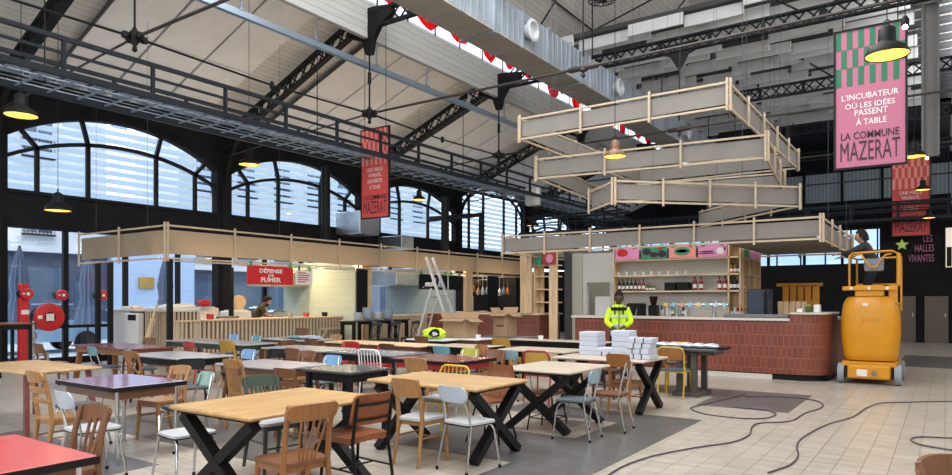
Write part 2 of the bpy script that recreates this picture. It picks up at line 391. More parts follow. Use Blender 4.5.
b.box(XW-.15, XW+.12, 41.9, 42.2, 0, 8.6)
struct('wall_left', b, 'blackwall')
for i, (yc, sp, ap, sill) in enumerate(BAYS):
    fr = MB(); inner = lambda t: archz(t, sp, ap)-.62*(1-.25*t*t)
    def bar(y0, z0, y1, z1, w=.09): fr.beam((XW, y0, z0), (XW, y1, z1), w, .1, up=(1,0,0))
    ts = (-.76, -.33, .33, .76)
    for t in ts:
        bar(yc+t*2.75, sill, yc+t*2.75, inner(t)); t2 = t*1.16; bar(yc+t*2.75, inner(t), yc+t2*2.75, archz(t2, sp, ap))
    ks = [-1+2*k/20 for k in range(21)]
    for p, q in zip(ks[:-1], ks[1:]): bar(yc+p*2.75, inner(p)if abs(p)<1 else inner(p), yc+q*2.75, inner(q))
    f = struct('window_%d' % (i+1), fr, 'iron')
    g = MB(); n = 24; poly = [(yc-2.75, sill)]+[(yc+t*2.75, archz(t, sp, ap)) for t in [-1+2*k/n for k in range(n+1)]]+[(yc+2.75, sill)]
    g.prism(poly, XW-.05, XW-.04, 'yz'); g.build('pane', 'glass', f)
    lv = MB(); z = sill+.05
    while z < ap-.05:                         # frosted glass blades outside the window
        t = 1.0
        while t > .05 and archz(t, sp, ap) < z+.05: t -= .04
        lv.prism([(XW-.20, z+.0), (XW-.19, z), (XW-.23, z+.15), (XW-.24, z+.15)], yc-t*2.75, yc+t*2.75, 'xz'); z += .215
    lv.build('glass_louvres', 'louvre', f)
# lower shopfront glazing
for i, (yc, sp, ap, sill) in enumerate(BAYS):
    fr = MB()
    for y in (yc-1.45, yc+.05, yc+1.55): fr.box(XW-.05, XW+.05, y-.06, y+.06, .16, 3.29)
    fr.box(XW-.04, XW+.04, yc-2.75, yc+2.75, .88, .96)
    f = struct('window_%d' % (i+11), fr, 'black'); g = MB(); g.box(XW-.01, XW, yc-2.75, yc+2.75, .16, 3.29); g.build('pane', 'glass', f)

# roofs
def slope(name, x0, z0, x1, z1, y0, y1, m, th=.15):
    b = MB(); b.prism([(x0, z0), (x1, z1), (x1, z1+th), (x0, z0+th)], y0, y1, 'xz'); return struct(name, b, m)
slope('ceiling', XW, 6.85, -12.02, 9.05, -4, 42, 'plank')
slope('ceiling_nave_left', -12.0, 10.0, -7.3, 11.95, -4, 34.5, 'plank'); slope('ceiling_nave_right', -4.7, 11.95, .2, 10.0, 13, 34.5, 'plank'); b = MB(); b.box(-7.4, -4.6, 13, 34.5, 11.93, 12.1); struct('ceiling_ridge', b, 'plank'); b = MB(); b.box(-12.1, .3, 34.4, 42, 9.9, 10.1); b.box(-12.1, .3, 34.4, 34.5, 9.9, 12.1); struct('ceiling_far', b, 'blackwall')
slope('ceiling_aisle', .2, 9.15, 6.5, 6.85, -4, 42, 'plank')
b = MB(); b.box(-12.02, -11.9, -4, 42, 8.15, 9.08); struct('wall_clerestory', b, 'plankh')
b = MB(); b.box(-12.02, -11.97, -4, 42, 9.08, 9.11); b.box(-12.08, -11.9, -4, 42, 10.0, 10.1)
for k in range(38): b.box(-12.03, -11.98, -4+k*1.2, -3.95+k*1.2, 9.1, 10.0)
struct('window_30', b, 'black')
b = MB(); b.box(-12.0, -11.99, -4, 42, 9.1, 10.0); struct('window_31', b, 'skywhite')
# red lettering on that roof glazing, seen from inside
b = MB(); random.seed(3); y = 4.0; k = 0
while y < 33:
    L = random.uniform(.7, 1.2); cz = random.uniform(9.4, 9.7); n = 14; b = MB()
    b.prism([(y+L/2+L/2*math.cos(2*PI*q/n)*random.uniform(.8,1), cz+.40*math.sin(2*PI*q/n)*random.uniform(.8,1)) for q in range(n)], -11.985, -11.975, 'yz'); solo('roof_letter', b, 'skyred', 'red painted letter shape on the bright roof glazing strip', 'lettering', 'red letters on the roof glazing'); y += L+random.uniform(.15, .7)*(1 if y < 14 else 1.6)
b = MB(); b.box(-12, .3, 41.9, 42.2, 5.4, 7.0); b.box(-18, 7, 41.9, 42.2, 8.6, 12.6); b.box(-18, 7, 41.9, 42.2, 0, 3.1)
for k in range(14): b.box(-18+k*1.9, -17.88+k*1.9, 41.88, 42.2, 3, 8.7)
b.box(-18, -12, 41.9, 42.2, 5.4, 8.6)
struct('wall_back', b, 'blackwall')
b = MB(); b.box(-12, 7, 42, 42.05, 7.0, 8.6); struct('window_40', b, 'corr')
b = MB(); b.box(-18, 7, 42, 42.02, 3.1, 5.4); struct('window_41', b, 'glass_dim'); b = MB(); b.box(-17.8,-17.6,24.4,30,0,2.9); struct('wall_far_left', b, 'blackwall')
b = MB(); b.box(6.4,6.6,-4,42,0,4.2); b.box(6.4,6.6,-4,42,6.2,6.9)
for k in range(8): b.box(6.4,6.6,-4+k*6,-3.4+k*6,4.2,6.2)
struct('wall_right', b, 'plaster')
b = MB(); b.box(-18,6.6,-4.2,-4,0,3.2); b.box(-18,6.6,-4.2,-4,6.4,7.2)
for k in range(5): b.box(-18+k*5.9,-17.4+k*5.9,-4.2,-4,3.2,6.4)
struct('wall_front', b, 'plaster')
b = MB()
for k in range(20): b.box(-18+k*1.25, -17.93+k*1.25, 41.9, 42.02, 3.1, 5.4)
b.box(-18, 7, 41.9, 42.02, 4.2, 4.27); struct('trim_20', b, 'iron')
# black service block at the far end (toilets), doors
b = MB(); b.box(-17.8, -2.05, 30, 30.3, 0, 3.0); b.box(-2.05, 6.5, 30, 30.3, 0, 5.1); b.box(-2.05, -1.75, 30.3, 36, 0, 5.1); b.box(-13.8, -13.5, 30.3, 36, 0, 3.0); struct('wall_service', b, 'blackwall')
for n, (x0, x1) in enumerate(((-1.42, -.9), (-.62, .1))):
    b = MB(); b.box(x0, x1, 29.93, 30.0, 0, 1.72); f = struct('door_%d' % (n+1), b, 'door_wood')
    h = MB(); h.box(x1-.1, x1-.07, 29.88, 29.93, .95, 1.1); h.build('door_handle', 'steel', f)
b = MB(); b.box(-.02, .9, 29.93, 30.0, 2.72, 4.25); f = struct('window_50', b, 'iron')
b = MB(); b.box(.02, .86, 29.90, 29.93, 2.77, 4.2); b.build('lit_pane', mat('lit office window', (.85, .78, .65), .5, emit=.55), f)
b = MB(); b.box(.05, .2, 29.86, 29.91, 2.8, 3.5); b.build('window_post', 'iron', f)

# ================================================================= STREET OUTSIDE
b = MB(); b.box(-60, XW-.15, -30, 80, -.25, -.05); struct('ground_street', b, 'asphalt')
def facade(name, label, x, y0, y1, top, m, rows, lowm, lowtop, winw=1.1, step=2.4):
    t = thing(name, label, 'building', (x-2, (y0+y1)/2, -.05))
    w = MB(); w.box(x-4, x, y0, y1, lowtop, top); w.build('upper_wall', m, t, True)
    w = MB(); w.box(x-4, x+.05, y0, y1, -.05, lowtop); w.build('shopfront', lowm, t, True)
    w = MB(); w.box(x-.1, x+.35, y0, y1, lowtop-.1, lowtop+.15); w.build('cornice', 'facade', t, True)
    y = y0+.9
    while y < y1-1.2:
        for z in rows:
            w = MB(); w.box(x, x+.08, y-.1, y+winw+.1, z-.1, z+1.9); w.box(x, x+.15, y-.15, y+winw+.15, z-.2, z-.1); f = w.build('window', 'facade', t, True)
            g = MB(); g.box(x+.08, x+.1, y, y+winw/2-.03, z, z+1.8); g.box(x+.08, x+.1, y+winw/2+.03, y+winw, z, z+1.8); g.build('pane', 'winglass', f, True)
            r = MB()
            for q in range(9): r.box(x+.3, x+.32, y+q*winw/8-.01, y+q*winw/8+.01, z-.1, z+.75)
            r.box(x+.1, x+.34, y-.05, y+winw+.05, z+.72, z+.78); r.box(x+.1, x+.34, y-.05, y+winw+.05, z-.14, z-.08); r.build('balcony_rail', 'iron', f, True)
        z = .5; g = MB(); g.box(x+.05, x+.09, y-.35, y+winw+.35, z, lowtop-.7); g.build('shop_window', 'winglass', t, True)
        y += step
    return t
facade('town_house', 'pale town house with blue grey shopfront across the street', -30, -6, 15, 11, 'facade', (4.3, 7.4), 'blueshop', 3.6)
facade('stone_building', 'pale stone building with tall windows further along the street', -31, 19, 40, 13, mat('white stone facade', (.58,.58,.56), .8, 0, .12, 1.2), (3.9, 7.2, 10.2), 'blueshop', 3.2)
b = MB(); b.box(-30.5, -29.6, 15.05, 18.95, -.05, 5.2); solo('side_wall', b, 'bluewall', 'light blue painted wall between the two street buildings', 'wall')
b = MB(); b.box(-29.58, -29.5, 16.2, 16.9, 2.1, 2.6); solo('wall_plaque', b, 'mustard', 'small ochre plaque on the light blue street wall', 'sign')
def closed_parasol(x, y, label):
    t = thing('closed_parasol', label, 'parasol', (x, y, -.05), 0, 'closed parasols on the terrace')
    b = MB(); b.tube([(0,0,0),(0,0,3.1)], .03); b.build('pole', 'iron', t)
    b = MB(); b.lathe([(.3,0),(.3,.06),(.05,.09),(.03,.1)]); b.build('base', 'iron', t)
    b = MB(); n = 24; V = []; F = []
    for j, (r, z) in enumerate([(.30,.9),(.27,1.2),(.16,1.7),(.2,2.1),(.13,2.6),(.03,3.05)]):
        for k in range(n): rr = r*(1+.28*(k % 2)); V.append((rr*math.cos(2*PI*k/n), rr*math.sin(2*PI*k/n), z))
    for j in range(5):
        for k in range(n): F.append((j*n+k, j*n+(k+1)%n, (j+1)*n+(k+1)%n, (j+1)*n+k))
    b.add(V, F, True); b.build('cloth', 'parasol', t)
closed_parasol(-20.6, 8.0, 'folded blue grey parasol standing outside, leftmost behind the glass'); closed_parasol(-21.0, 12.4, 'folded blue grey parasol outside behind the slatted counter')
closed_parasol(-21.5, 10.2, 'folded blue grey parasol outside, middle one of the terrace')
# car in the street
t = thing('car', 'pale blue parked car outside behind the red fire post', 'car', (-23.2, 9.2, -.05))
def car_sec(prof, w0, w1, y):
    b = MB(); P = []
    return b
b = MB(); side = [(-2.1,.35),(-2.15,.7),(-1.9,.92),(-1.1,1.0),(1.5,1.02),(2.05,.9),(2.15,.6),(2.1,.35)]
b.prism(side, -.85, .85, 'yz'); o = b.build('body', 'carpaint', t)
b = MB(); lo = [(-1.25,.99),(1.6,1.0)]; hi = [(-.55,1.46),(1.05,1.48)]
V = [(-.8,-1.25,1.0),(.8,-1.25,1.0),(.8,1.6,1.0),(-.8,1.6,1.0),(-.65,-.55,1.46),(.65,-.55,1.46),(.65,1.05,1.48),(-.65,1.05,1.48)]
b.add(V, [(4,5,6,7),(0,1,5,4),(1,2,6,5),(2,3,7,6),(3,0,4,7)]); b.build('cabin_glass', 'winglass', t)
b = MB(); b.box(-.66,.66,-.56,1.06,1.47,1.52); b.build('roof', 'carpaint', t)
for sx in (-.82,.82):
    for sy in (-1.35,1.35):
        b = MB(); b.lathe([(.0,-.1),(.2,-.1),(.33,-.08),(.33,.08),(.2,.1),(0,.1)], (sx,sy,.33), 20, 'x'); b.build('wheel', 'black', t)

# ================================================================= ROOF IRONWORK
def lattice(name, label, p0, p1, h, n, m='iron', w=.09, group=None):
    p0 = Vector(p0); p1 = Vector(p1); up = Vector((0,0,h))
    t = thing(name, label, 'girder', tuple((p0+p1)/2), 0, group); d = p1-p0; a = Vector((d.y, -d.x, 0)).normalized()
    b = MB(); b.beam(p0, p1, w*1.6, .05); b.build('bottom_chord', m, t, True)
    b = MB(); b.beam(p0+up, p1+up, w*1.6, .05); b.build('top_chord', m, t, True)
    b = MB()
    for k in range(n):
        q0 = p0+d*(k/n); q1 = p0+d*((k+1)/n)
        b.beam(q0, q1+up, .045, .02, up=a); b.beam(q0+up, q1, .045, .02, up=a)
        if k % 4 == 0: b.beam(q0, q0+up, .1, .04, up=a)
    b.beam(p1, p1+up, .1, .04, up=a); b.build('cross_bracing', m, t, True); return t
NAME = {6.45:'nearest', 12.45:'second', 18.45:'third', 24.45:'fourth', 30.45:'fifth', 36.45:'sixth'}
for y, nm in NAME.items():
    lattice('roof_rafter', 'dark riveted lattice rafter up the left roof slope, %s from the camera' % nm, (-17.8, y, 6.2), (-12.0, y, 8.55), .38, 16, 'iron', .11, 'lattice rafters')
    b = MB()                                    # curved bracket against the wall
    pts = [(-17.85+1.5*(1-math.cos(a)), y, 4.9+1.75*math.sin(a)) for a in [k*PI/2/10 for k in range(11)]]
    for p, q in zip(pts[:-1], pts[1:]): b.beam(p, q, .12, .07)
    for k in (2,4,6,8): b.beam(pts[k], (-17.85, y, pts[k][2]+.3), .05, .04)
    solo('iron_bracket', b, 'black', 'curved black iron bracket carrying the %s rafter at the window wall' % nm, 'bracket', 'wall brackets')
    b = MB()                                    # haunch at the nave edge
    pr = [(-12.7,8.35),(-12.3,8.9),(-11.7,8.9),(-11.1,8.82),(-11.1,8.6),(-11.5,8.42),(-11.72,8.1),(-11.8,7.75),(-11.98,7.75),(-12.1,8.1)]
    b.prism(pr, y-.07, y+.07, 'xz'); solo('iron_haunch', b, 'black', 'solid black iron haunch joining the %s rafter and cross girder' % nm, 'bracket', 'iron haunches')
    if y > 7:
        lattice('cross_girder', 'dark lattice girder spanning the nave, %s from the camera' % nm, (-11.9, y, 8.42), (.2, y, 8.42), .36, 36, 'iron', .1, 'lattice cross girders')
    if y < 31:
        t = thing('tie_rod_knot', 'cluster of iron turnbuckles hanging under the %s rafter end' % nm, 'ironwork', (-11.9, y, 6.1), 0, 'tie rod knots')
        b = MB(); b.tube([(0,0,1.7),(0,0,.15)], .022, 6); b.lathe([(.0,.9),(.045,.92),(.045,1.2),(0,1.22)], n=10); b.build('hanger_rod', 'iron', t)
        b = MB()
        for k in range(4):
            a = k*PI/2; b.lathe([(0,-.07),(.06,-.05),(.075,0),(.06,.05),(0,.07)], (.17*math.cos(a), .17*math.sin(a), .17), 10)
        b.lathe([(0,-.22),(.05,-.18),(.03,-.1),(.1,0),(.1,.12),(.04,.2),(0,.3)], (0,0,.12), 12); b.build('knot', 'black', t)
        b = MB(); b.tube([(-11.9,y,6.27),(0.3,y,6.27)], .03, 8); b.tube([(-11.9,y,6.27),(-17.9,y,5.9)], .022, 8)
        for xx in (-6.0,): b.lathe([(.03,-.35),(.06,-.3),(.06,.3),(.03,.35)], (xx,y,6.27), 10, 'x'); b.lathe([(0,-.22),(.05,-.16),(.02,-.1),(.09,-.06),(.05,0)], (xx,y,6.27), 10)
        solo('tie_rod', b, 'rod', 'brown horizontal tie rod across the hall under the %s cross girder' % nm, 'tie rod', 'cross tie rods')
b = MB()
for y0, y1 in ((-3,6.45),(6.45,12.45),(12.45,18.45),(18.45,24.45),(24.45,30.45)): b.tube([(-11.9,y0,6.27),(-11.9,(y0+y1)/2,6.2),(-11.9,y1,6.27)], .022, 6); b.lathe([(0,-.1),(.05,-.06),(.05,.06),(0,.1)], (-11.9,(y0+y1)/2,6.2), 8)
solo('long_tie_rod', b, 'iron', 'dark tie rod running lengthwise from knot to knot', 'tie rod')
for x, nm in ((-6.0,'middle'),):
    for y in (12.45, 18.45, 24.45):
        b = MB(); b.tube([(x,y,8.42),(x,y,6.5)], .018, 6); b.prism([(x-.55,8.42),(x-.25,8.3),(x-.08,8.0),(x,7.9),(x+.08,8.0),(x+.25,8.3),(x+.55,8.42)], y-.04, y+.04, 'xz')
        solo('girder_pendant', b, 'black', 'black pendant bracket and thin rod under the middle of the %s cross girder' % NAME[y], 'bracket', 'girder pendants')
# diagonal rods under the nave roof
b = MB()
for y in (12.45, 18.45, 24.45, 30.45):
    b.tube([(-11.5,y,8.8),(-6,y+3,11.9)], .025, 6); b.tube([(-11.5,y+6,8.8),(-6,y+3,11.9)], .025, 6); b.tube([(-8.6,y,8.8),(-8.6,y,11.3)], .02, 6); b.tube([(-3,y,8.8),(-6,y+3,11.9)], .025, 6); b.tube([(-9.9,y,10.8),(-9.9,y+6,10.8)], .03, 6)
solo('roof_bracing', b, 'iron', 'thin dark diagonal bracing rods under the central roof', 'bracing')
# hanging acoustic panels on the left slope
def slz(x): return 6.85+(x+18)/6.1*2.3
k = 0; pw = ['nearest', 'second', 'third', 'fourth', 'fifth', 'sixth']
for bi, y in enumerate((.45, 6.45, 12.45, 18.45, 24.45, 30.45)):
    for q in range(3):
        for r, (xa, xb) in enumerate(((-17.4,-15.35),(-15.3,-12.35))):
            ya, yb = y+.98+q*1.36, y+.98+q*1.36+1.29
            b = MB(); b.prism([(xa,slz(xa)-.22),(xb,slz(xb)-.22),(xb,slz(xb)-.15),(xa,slz(xa)-.15)], ya, yb, 'xz')
            solo('acoustic_panel', b, 'apanel', 'grey roof panel, %s row, %s of three in the %s bay' % (('lower','upper')[r], ('first','middle','last')[q], pw[bi]), 'acoustic panel', 'grey acoustic panels')
        b = MB(); yy = y+.98+q*1.36-.035; b.beam((-17.4,yy,slz(-17.4)-.2),(-12.3,yy,slz(-12.3)-.2), .04, .08)
        if q == 0: solo('panel_batten', b, 'greyiron', 'thin grey runner beside the first acoustic panel of the %s bay' % pw[bi], 'batten', 'ceiling runners')
# white baffles over the nave
random.seed(11); proto = None; n = 0
for r in range(18):
    yy = 19.2+r*.82
    for s in range(6):
        xx = -10.4+s*1.68+(.5 if r % 2 else 0)+random.uniform(-.1,.1); dy = (.28 if (s+r) % 2 else 0)
        zz = 9.45+(.12 if (s*3+r) % 4 == 0 else 0)
        if abs(yy+dy-24.45) < .12 or abs(yy+dy-30.45) < .12 or abs(yy+dy-36.45) < .12: dy += .2
        if proto is None:
            b = MB(); b.box(-.82,.82,-.03,.03,0,.34); o = b.build('acoustic_baffle', 'baffle'); proto = o
        else: o = proto.copy(); COL.objects.link(o)
        o.location = (xx, yy+dy, zz); tag(o, 'white rectangular acoustic baffle hanging in staggered rows under the nave roof', 'baffle', 'white ceiling baffles')
b = MB()
for r in range(18):
    for q in (0, .28): b.box(-11.9, .2, 19.2+r*.82+q-.012, 19.2+r*.82+q+.012, 9.79, 9.92)
solo('baffle_carrier', b, 'greyiron', 'thin grey rails carrying the white ceiling baffles', 'rail')
# galvanised pipe with hooks
b = MB(); b.box(-12.42,-12.3,-3,41,7.62,7.76); t = thing('sprinkler_pipe', 'blue grey galvanised rail running along the nave edge', 'pipe', (-12.36, 19, 7.62)); b.build('pipe', 'galv', t, True)
for k in range(20):
    y = -1.5+k*2.1; b = MB(); b.tube([(-12.36,y,7.75),(-12.36,y,8.28),(-12.0,y,8.28)], .025, 6); b.box(-12.42,-12.3,y-.06,y+.06,7.74,7.8); b.build('hanger_hook', 'galv', t, True)
# duct
t = thing('ventilation_duct', 'large rectangular galvanised air duct running the length of the hall', 'duct', (-8.4, 20, 7.4))
b = MB(); b.box(-8.85,-8.0,2,40,7.44,8.22); b.build('duct_body', 'duct', t, True)
b = MB(); b.box(-8.85,-8.0,2,40,7.40,7.437); b.build('duct_underside', 'ductb', t, True)
b = MB()
for k in range(32):
    y = 2.6+k*1.2; b.box(-8.89,-7.96,y-.02,y+.02,7.38,8.26)
b.build('duct_flanges', 'duct', t, True)
b = MB()
for k in range(160):
    y = 2.2+k*.235; b.box(-8.0,-7.985,y-.015,y+.015,7.44,8.22)
b.build('duct_ribs', 'galv', t, True)
for k, y in enumerate((8.2, 13.6, 18.7, 25.2, 31.0)):
    b = MB(); b.lathe([(.16,.0),(.17,.12),(.25,.14),(.26,.19),(.2,.21),(.16,.1),(0,.1)], (-8.0,y,7.82), 24, 'x'); b.build('round_nozzle', 'seatgrey', t, True)
for k in range(9):
    y = 3.8+k*4.2; b = MB(); b.box(-8.9,-7.95,y-.03,y+.03,7.34,7.38); b.tube([(-8.88,y,7.36),(-8.88,y,11.2)], .005, 5); b.tube([(-7.97,y,7.36),(-7.97,y,11.6)], .005, 5); b.build('duct_hanger', 'galv', t, True)
# catwalks
def catwalk(name, label, axis, a0, a1, p, q, z0, z1, hang):
    t = thing(name, label, 'catwalk', (p, (a0+a1)/2, z0) if axis == 'y' else ((a0+a1)/2, p, z0))
    P = (lambda a, c, z: (c, a, z)) if axis == 'y' else (lambda a, c, z: (a, c, z))
    for c, nm in ((p, 'front_rail'), (q, 'rear_rail')):
        b = MB()
        for z, s in ((z1, .07), ((z0+z1)/2+.05, .045), (z0, .10)): b.beam(P(a0,c,z), P(a1,c,z), s, s)
        a = a0+.2
        while a < a1: b.beam(P(a,c,z0), P(a,c,z1), .06, .06); a += 1.5
        b.build(nm, 'rail', t, True)
    b = MB(); a = a0
    while a < a1: b.beam(P(a,p,z0-.0), P(a,q,z0-.0), .025, .03); a += .5
    for k in range(1, 6): c = p+(q-p)*k/6; b.beam(P(a0,c,z0+.02), P(a1,c,z0+.02), .012, .02)
    b.build('floor_grating', 'galv', t, True)
    b = MB(); a = a0+1.7
    while a < a1: b.tube([P(a,(p+q)/2,z0),P(a,(p+q)/2,hang)], .012, 5); a += 6
    b.build('hanger', 'iron', t, True)
catwalk('catwalk', 'dark steel catwalk with rails running along the left side of the hall', 'y', -2.5, 29.2, -11.75, -13.1, 5.25, 5.82, 7.7)
catwalk('cross_catwalk', 'dark steel catwalk crossing the far end of the hall', 'x', -13.6, 6, 28.6, 29.3, 4.5, 5.1, 8.4)
catwalk('cable_gantry', 'dark steel gantry behind the hanging timber canopies', 'x', -13.4, -9.2, 22.2, 22.9, 4.1, 4.7, 8.4)
# cable tray of lights inside the catwalk
b = MB(); random.seed(5)
for k in range(60):
    y = 1+k*.45; b.box(-12.6,-12.2,y,y+.3,5.32,5.36)
solo('cable_tray', b, 'galv', 'silvery cable tray lying on the left catwalk', 'cable tray')
# iron column
b = MB(); b.box(-.45,-.4,18.7,19.0,4.9,10.1); b.box(-.15,-.1,18.7,19.0,4.9,10.1); b.box(-.4,-.15,18.8,18.86,4.9,10.1); b.prism([(-.5,8.4),(-.05,8.4),(.2,9.2),(-.75,9.2)], 18.72, 18.78, 'xz')
for k in range(40):
    z = 5.0+k*.12; b.lathe([(0,-.02),(.02,-.015),(.02,0)], (-.425,18.7,z), 6, 'y'); b.lathe([(0,-.02),(.02,-.015),(.02,0)], (-.125,18.7,z), 6, 'y')
solo('iron_column', b, 'column', 'grey riveted iron post hanging from the roof at the right edge', 'column')

# ================================================================= TIMBER CANOPIES
def roofz(x): return 6.85+(x+18)/6.1*2.3 if x < -12 else (10.0+(x+12)/4.7*1.95 if x < -7.3 else (11.93 if x < -4.7 else 11.95-(x+4.7)/4.9*1.95))
def canopy(name, label, pts, z0, z1, spacing=1.25, closed=True, soffit=False, hang=8.4, pm='canvas'):
    cx = sum(p[0] for p in pts)/len(pts); cy = sum(p[1] for p in pts)/len(pts)
    t = thing(name, label, 'canopy', (cx, cy, z0), 0, None); n = len(pts)
    for k in range(n if closed else n-1):
        a = Vector(pts[k]+(0,)); c = Vector(pts[(k+1)%n]+(0,)); d = (c-a); L = d.length; d.normalize(); nn = Vector((d.y, -d.x, 0))
        e = d*.07
        for z in (z1, z0):
            b = MB(); b.beam(a-e+Vector((0,0,z)), c+e+Vector((0,0,z)), .036, .036); b.build('rail', 'batten', t, True)
        b = MB(); g = (z1-z0); th = .02
        p0 = a+Vector((0,0,z0+g*.2)); p1 = c+Vector((0,0,z0+g*.2))
        b.beam(p0-nn*.03+Vector((0,0,g*.3)), p1-nn*.03+Vector((0,0,g*.3)), th, g*.74); b.build('fabric_panel', pm, t, True)
        m = max(1, round(L/spacing))
        for q in range(m+1):
            s = a+d*(L*q/m); b = MB(); o = nn*.045
            b.beam(s+o+Vector((0,0,z0-.07)), s+o+Vector((0,0,z1+.07)), .038, .038); b.build('post', 'batten', t, True)
        if L > 3:
            for q in (0.2, .8):
                s = a+d*(L*q); b = MB(); b.tube([s+Vector((0,0,z1)), Vector((s.x,s.y,roofz(s.x)+.02))], .0035, 5); b.build('suspension_cable', 'greyiron', t, True)
    if soffit:
        b = MB(); x0, x1 = min(p[0] for p in pts), max(p[0] for p in pts); y0, y1 = min(p[1] for p in pts), max(p[1] for p in pts)
        b.box(x1-1.9, x1-.1, y0+.1, y1-.1, z0+.03, z0+.06); b.build('soffit', pm, t, True)
    return t
def rot_rect(cx, cy, w, h, a):
    c, s = math.cos(a), math.sin(a); return [(cx+c*x-s*y, cy+s*x+c*y) for x, y in ((-w/2,-h/2),(w/2,-h/2),(w/2,h/2),(-w/2,h/2))]
canopy('hanging_canopy', 'topmost rectangular timber and canvas frame hanging over the bar', [(-7.05,11.75),(-3.0,11.75),(-3.0,18.2),(-7.05,18.2)], 4.83, 5.24, 1.35)
a = math.radians(6.4); c_, s_ = math.cos(a), math.sin(a); x0, y0 = -7.15, 12.6
canopy('hanging_canopy', 'second timber and canvas frame down, turned slightly, under the topmost one', [(x0,y0),(x0+4.5*c_,y0+4.5*s_),(x0+4.5*c_-4.2*s_,y0+4.5*s_+4.2*c_),(x0-4.2*s_,y0+4.2*c_)], 4.17, 4.58, 1.35)
canopy('hanging_canopy', 'third timber and canvas frame down, a square turned corner forward', [(-6.1,13.02),(-5.18,12.1),(-2.42,14.86),(-5.18,17.62)], 3.46, 3.85, 1.0, closed=False)
canopy('hanging_canopy', 'lowest and widest timber and canvas frame just above the bar', [(-9.02,14.2),(-1.93,14.2),(-1.93,19.2),(-9.02,19.2)], 2.74, 3.15, 1.2, soffit=True)
canopy('hanging_canopy', 'long timber and canvas frame over the kitchen stands by the windows', [(-17.85,8.3),(-14.0,8.3),(-14.0,23.6)], 2.50, 3.22, 1.7, closed=False, hang=6.3, pm='canvas_lit')

NS = -1
# warm strip lights under the kitchen canopy
def warm(x, y, z, e, sy=1.6, col=(1,.72,.42)):
    global NS; NS += 1; t = thing('strip_light', 'warm strip light under the kitchen canopy, %s from the left' % ('first','second','third','fourth','fifth','sixth','seventh','eighth','ninth','tenth','eleventh')[NS], 'lamp', (x, y, z), 0, 'kitchen strip lights')
    b = MB(); b.box(-.04,.04,-sy/2,sy/2,0,.05); b.build('housing', 'white', t)
    l = bpy.data.lights.new('strip_glow', 'AREA'); l.shape = 'RECTANGLE'; l.size = .08; l.size_y = sy; l.energy = e; l.color = col
    o = bpy.data.objects.new('strip_glow', l); COL.objects.link(o); o.parent = t; o.location = (0,0,-.01)
for y in (10.2, 12.6): warm(-15.6, y, 2.95, 38)
warm(-16.3, 13.6, 2.95, 45, 1.2)
for y in (16.4, 18.2): warm(-15.2, y, 2.95, 26, 1.4, (1,.78,.52))
for y in (21, 22.8): warm(-15.0, y, 2.95, 45, 1.4)
for k in range(6):
    y = 9.6+k*2.4; t = thing('uplight_strip', 'warm strip behind the lower rail of the kitchen canopy, %s from the left' % ('first','second','third','fourth','fifth','sixth')[k], 'lamp', (-14.5, y, 2.46), 0, 'canopy uplight strips')
    b = MB(); b.box(-.03,.03,-1.1,1.1,0,.03); b.build('housing', 'white', t)
    l = bpy.data.lights.new('strip_glow', 'AREA'); l.shape = 'RECTANGLE'; l.size = .05; l.size_y = 2.2; l.energy = 26; l.color = (1,.80,.55)
    o = bpy.data.objects.new('strip_glow', l); COL.objects.link(o); o.parent = t; o.location = (0,0,.045); o.rotation_euler = (0, math.radians(212), 0)

# ================================================================= BANNERS
def banner(label, cx, y, z0, w, h, top, lines, bgm, hi, green, cloth2='pinkprint', txt='cream', low='ink', hang=6.27):
    t = thing('hanging_banner', label, 'banner', (cx, y, z0))
    b = MB(); x0, x1, z1 = cx-w/2, cx+w/2, z0+h; f = .03
    b.box(x0-f,x0,y-.03,y+.03,z0-f,z1+f); b.box(x1,x1+f,y-.03,y+.03,z0-f,z1+f); b.box(x0,x1,y-.03,y+.03,z0-f,z0); b.box(x0,x1,y-.03,y+.03,z1,z1+f); b.build('frame', 'black', t, True)
    b = MB(); b.box(x0,x1,y-.01,y+.01,z0,z1); b.build('print', bgm, t, True)
    b = MB(); n = 12; cw = w/n; rh = h*.135
    for r in range(3):
        for k in range(n):
            if (k+r) % 2 == 0: b.box(x0+k*cw, x0+(k+1)*cw, y-.016, y-.011, z1-(r+1)*rh, z1-r*rh)
    b.build('checked_pattern', green, t, True)
    b = MB()
    for s, a, c, zz, hh in lines: put_text(b, s, cx+a*w, cx+c*w, z0+zz*h, z0+(zz+hh)*h, 'y', y-.018, .012)
    b.build('slogan', txt, t, True)
    b = MB(); put_text(b, 'LA COMMUNE', cx-.42*w, cx+.42*w, z0+.2*h, z0+.255*h, 'y', y-.018, .015); put_text(b, 'MAZERAT', cx-.43*w, cx+.43*w, z0+.045*h, z0+.185*h, 'y', y-.018, .0); b.build('name_lettering', low, t, True)
    b = MB(); b.tube([(x0+.1,y,z1),(x0+.1,y,hang)], .008, 5); b.tube([(x1-.1,y,z1),(x1-.1,y,hang)], .008, 5); b.build('hanging_wire', 'iron', t, True)
    return t
banner('pink banner with green checks reading MAZERAT, large, hanging at right', -.985, 12.42, 3.72, .96, 2.2, 0, [("L'INCUBATEUR",-.41,.41,.49,.045),("OÙ LES IDÉES",-.36,.36,.425,.05),("PASSENT",-.22,.26,.37,.045),("À TABLE",-.2,.24,.30,.055)], 'pinkprint', 0, 'greenprint')
LN = [("UNE HALLE",-.30,.30,.52,.045),("VIVANTE,",-.25,.25,.45,.05),("OUVERTE",-.27,.27,.39,.045),("À TOUS",-.2,.2,.32,.055)]
banner('coral red banner hanging in front of the arched windows at left', -12.22, 13.0, 3.74, .95, 2.3, 0, LN, 'coralpaper', 0, 'lightcoral', hang=8.95)
banner('coral red banner hanging at far right behind the cross catwalk', -1.03, 29.5, 3.95, 1.16, 2.9, 0, LN, 'coralpaper', 0, 'lightcoral', hang=10.4)
b = MB()
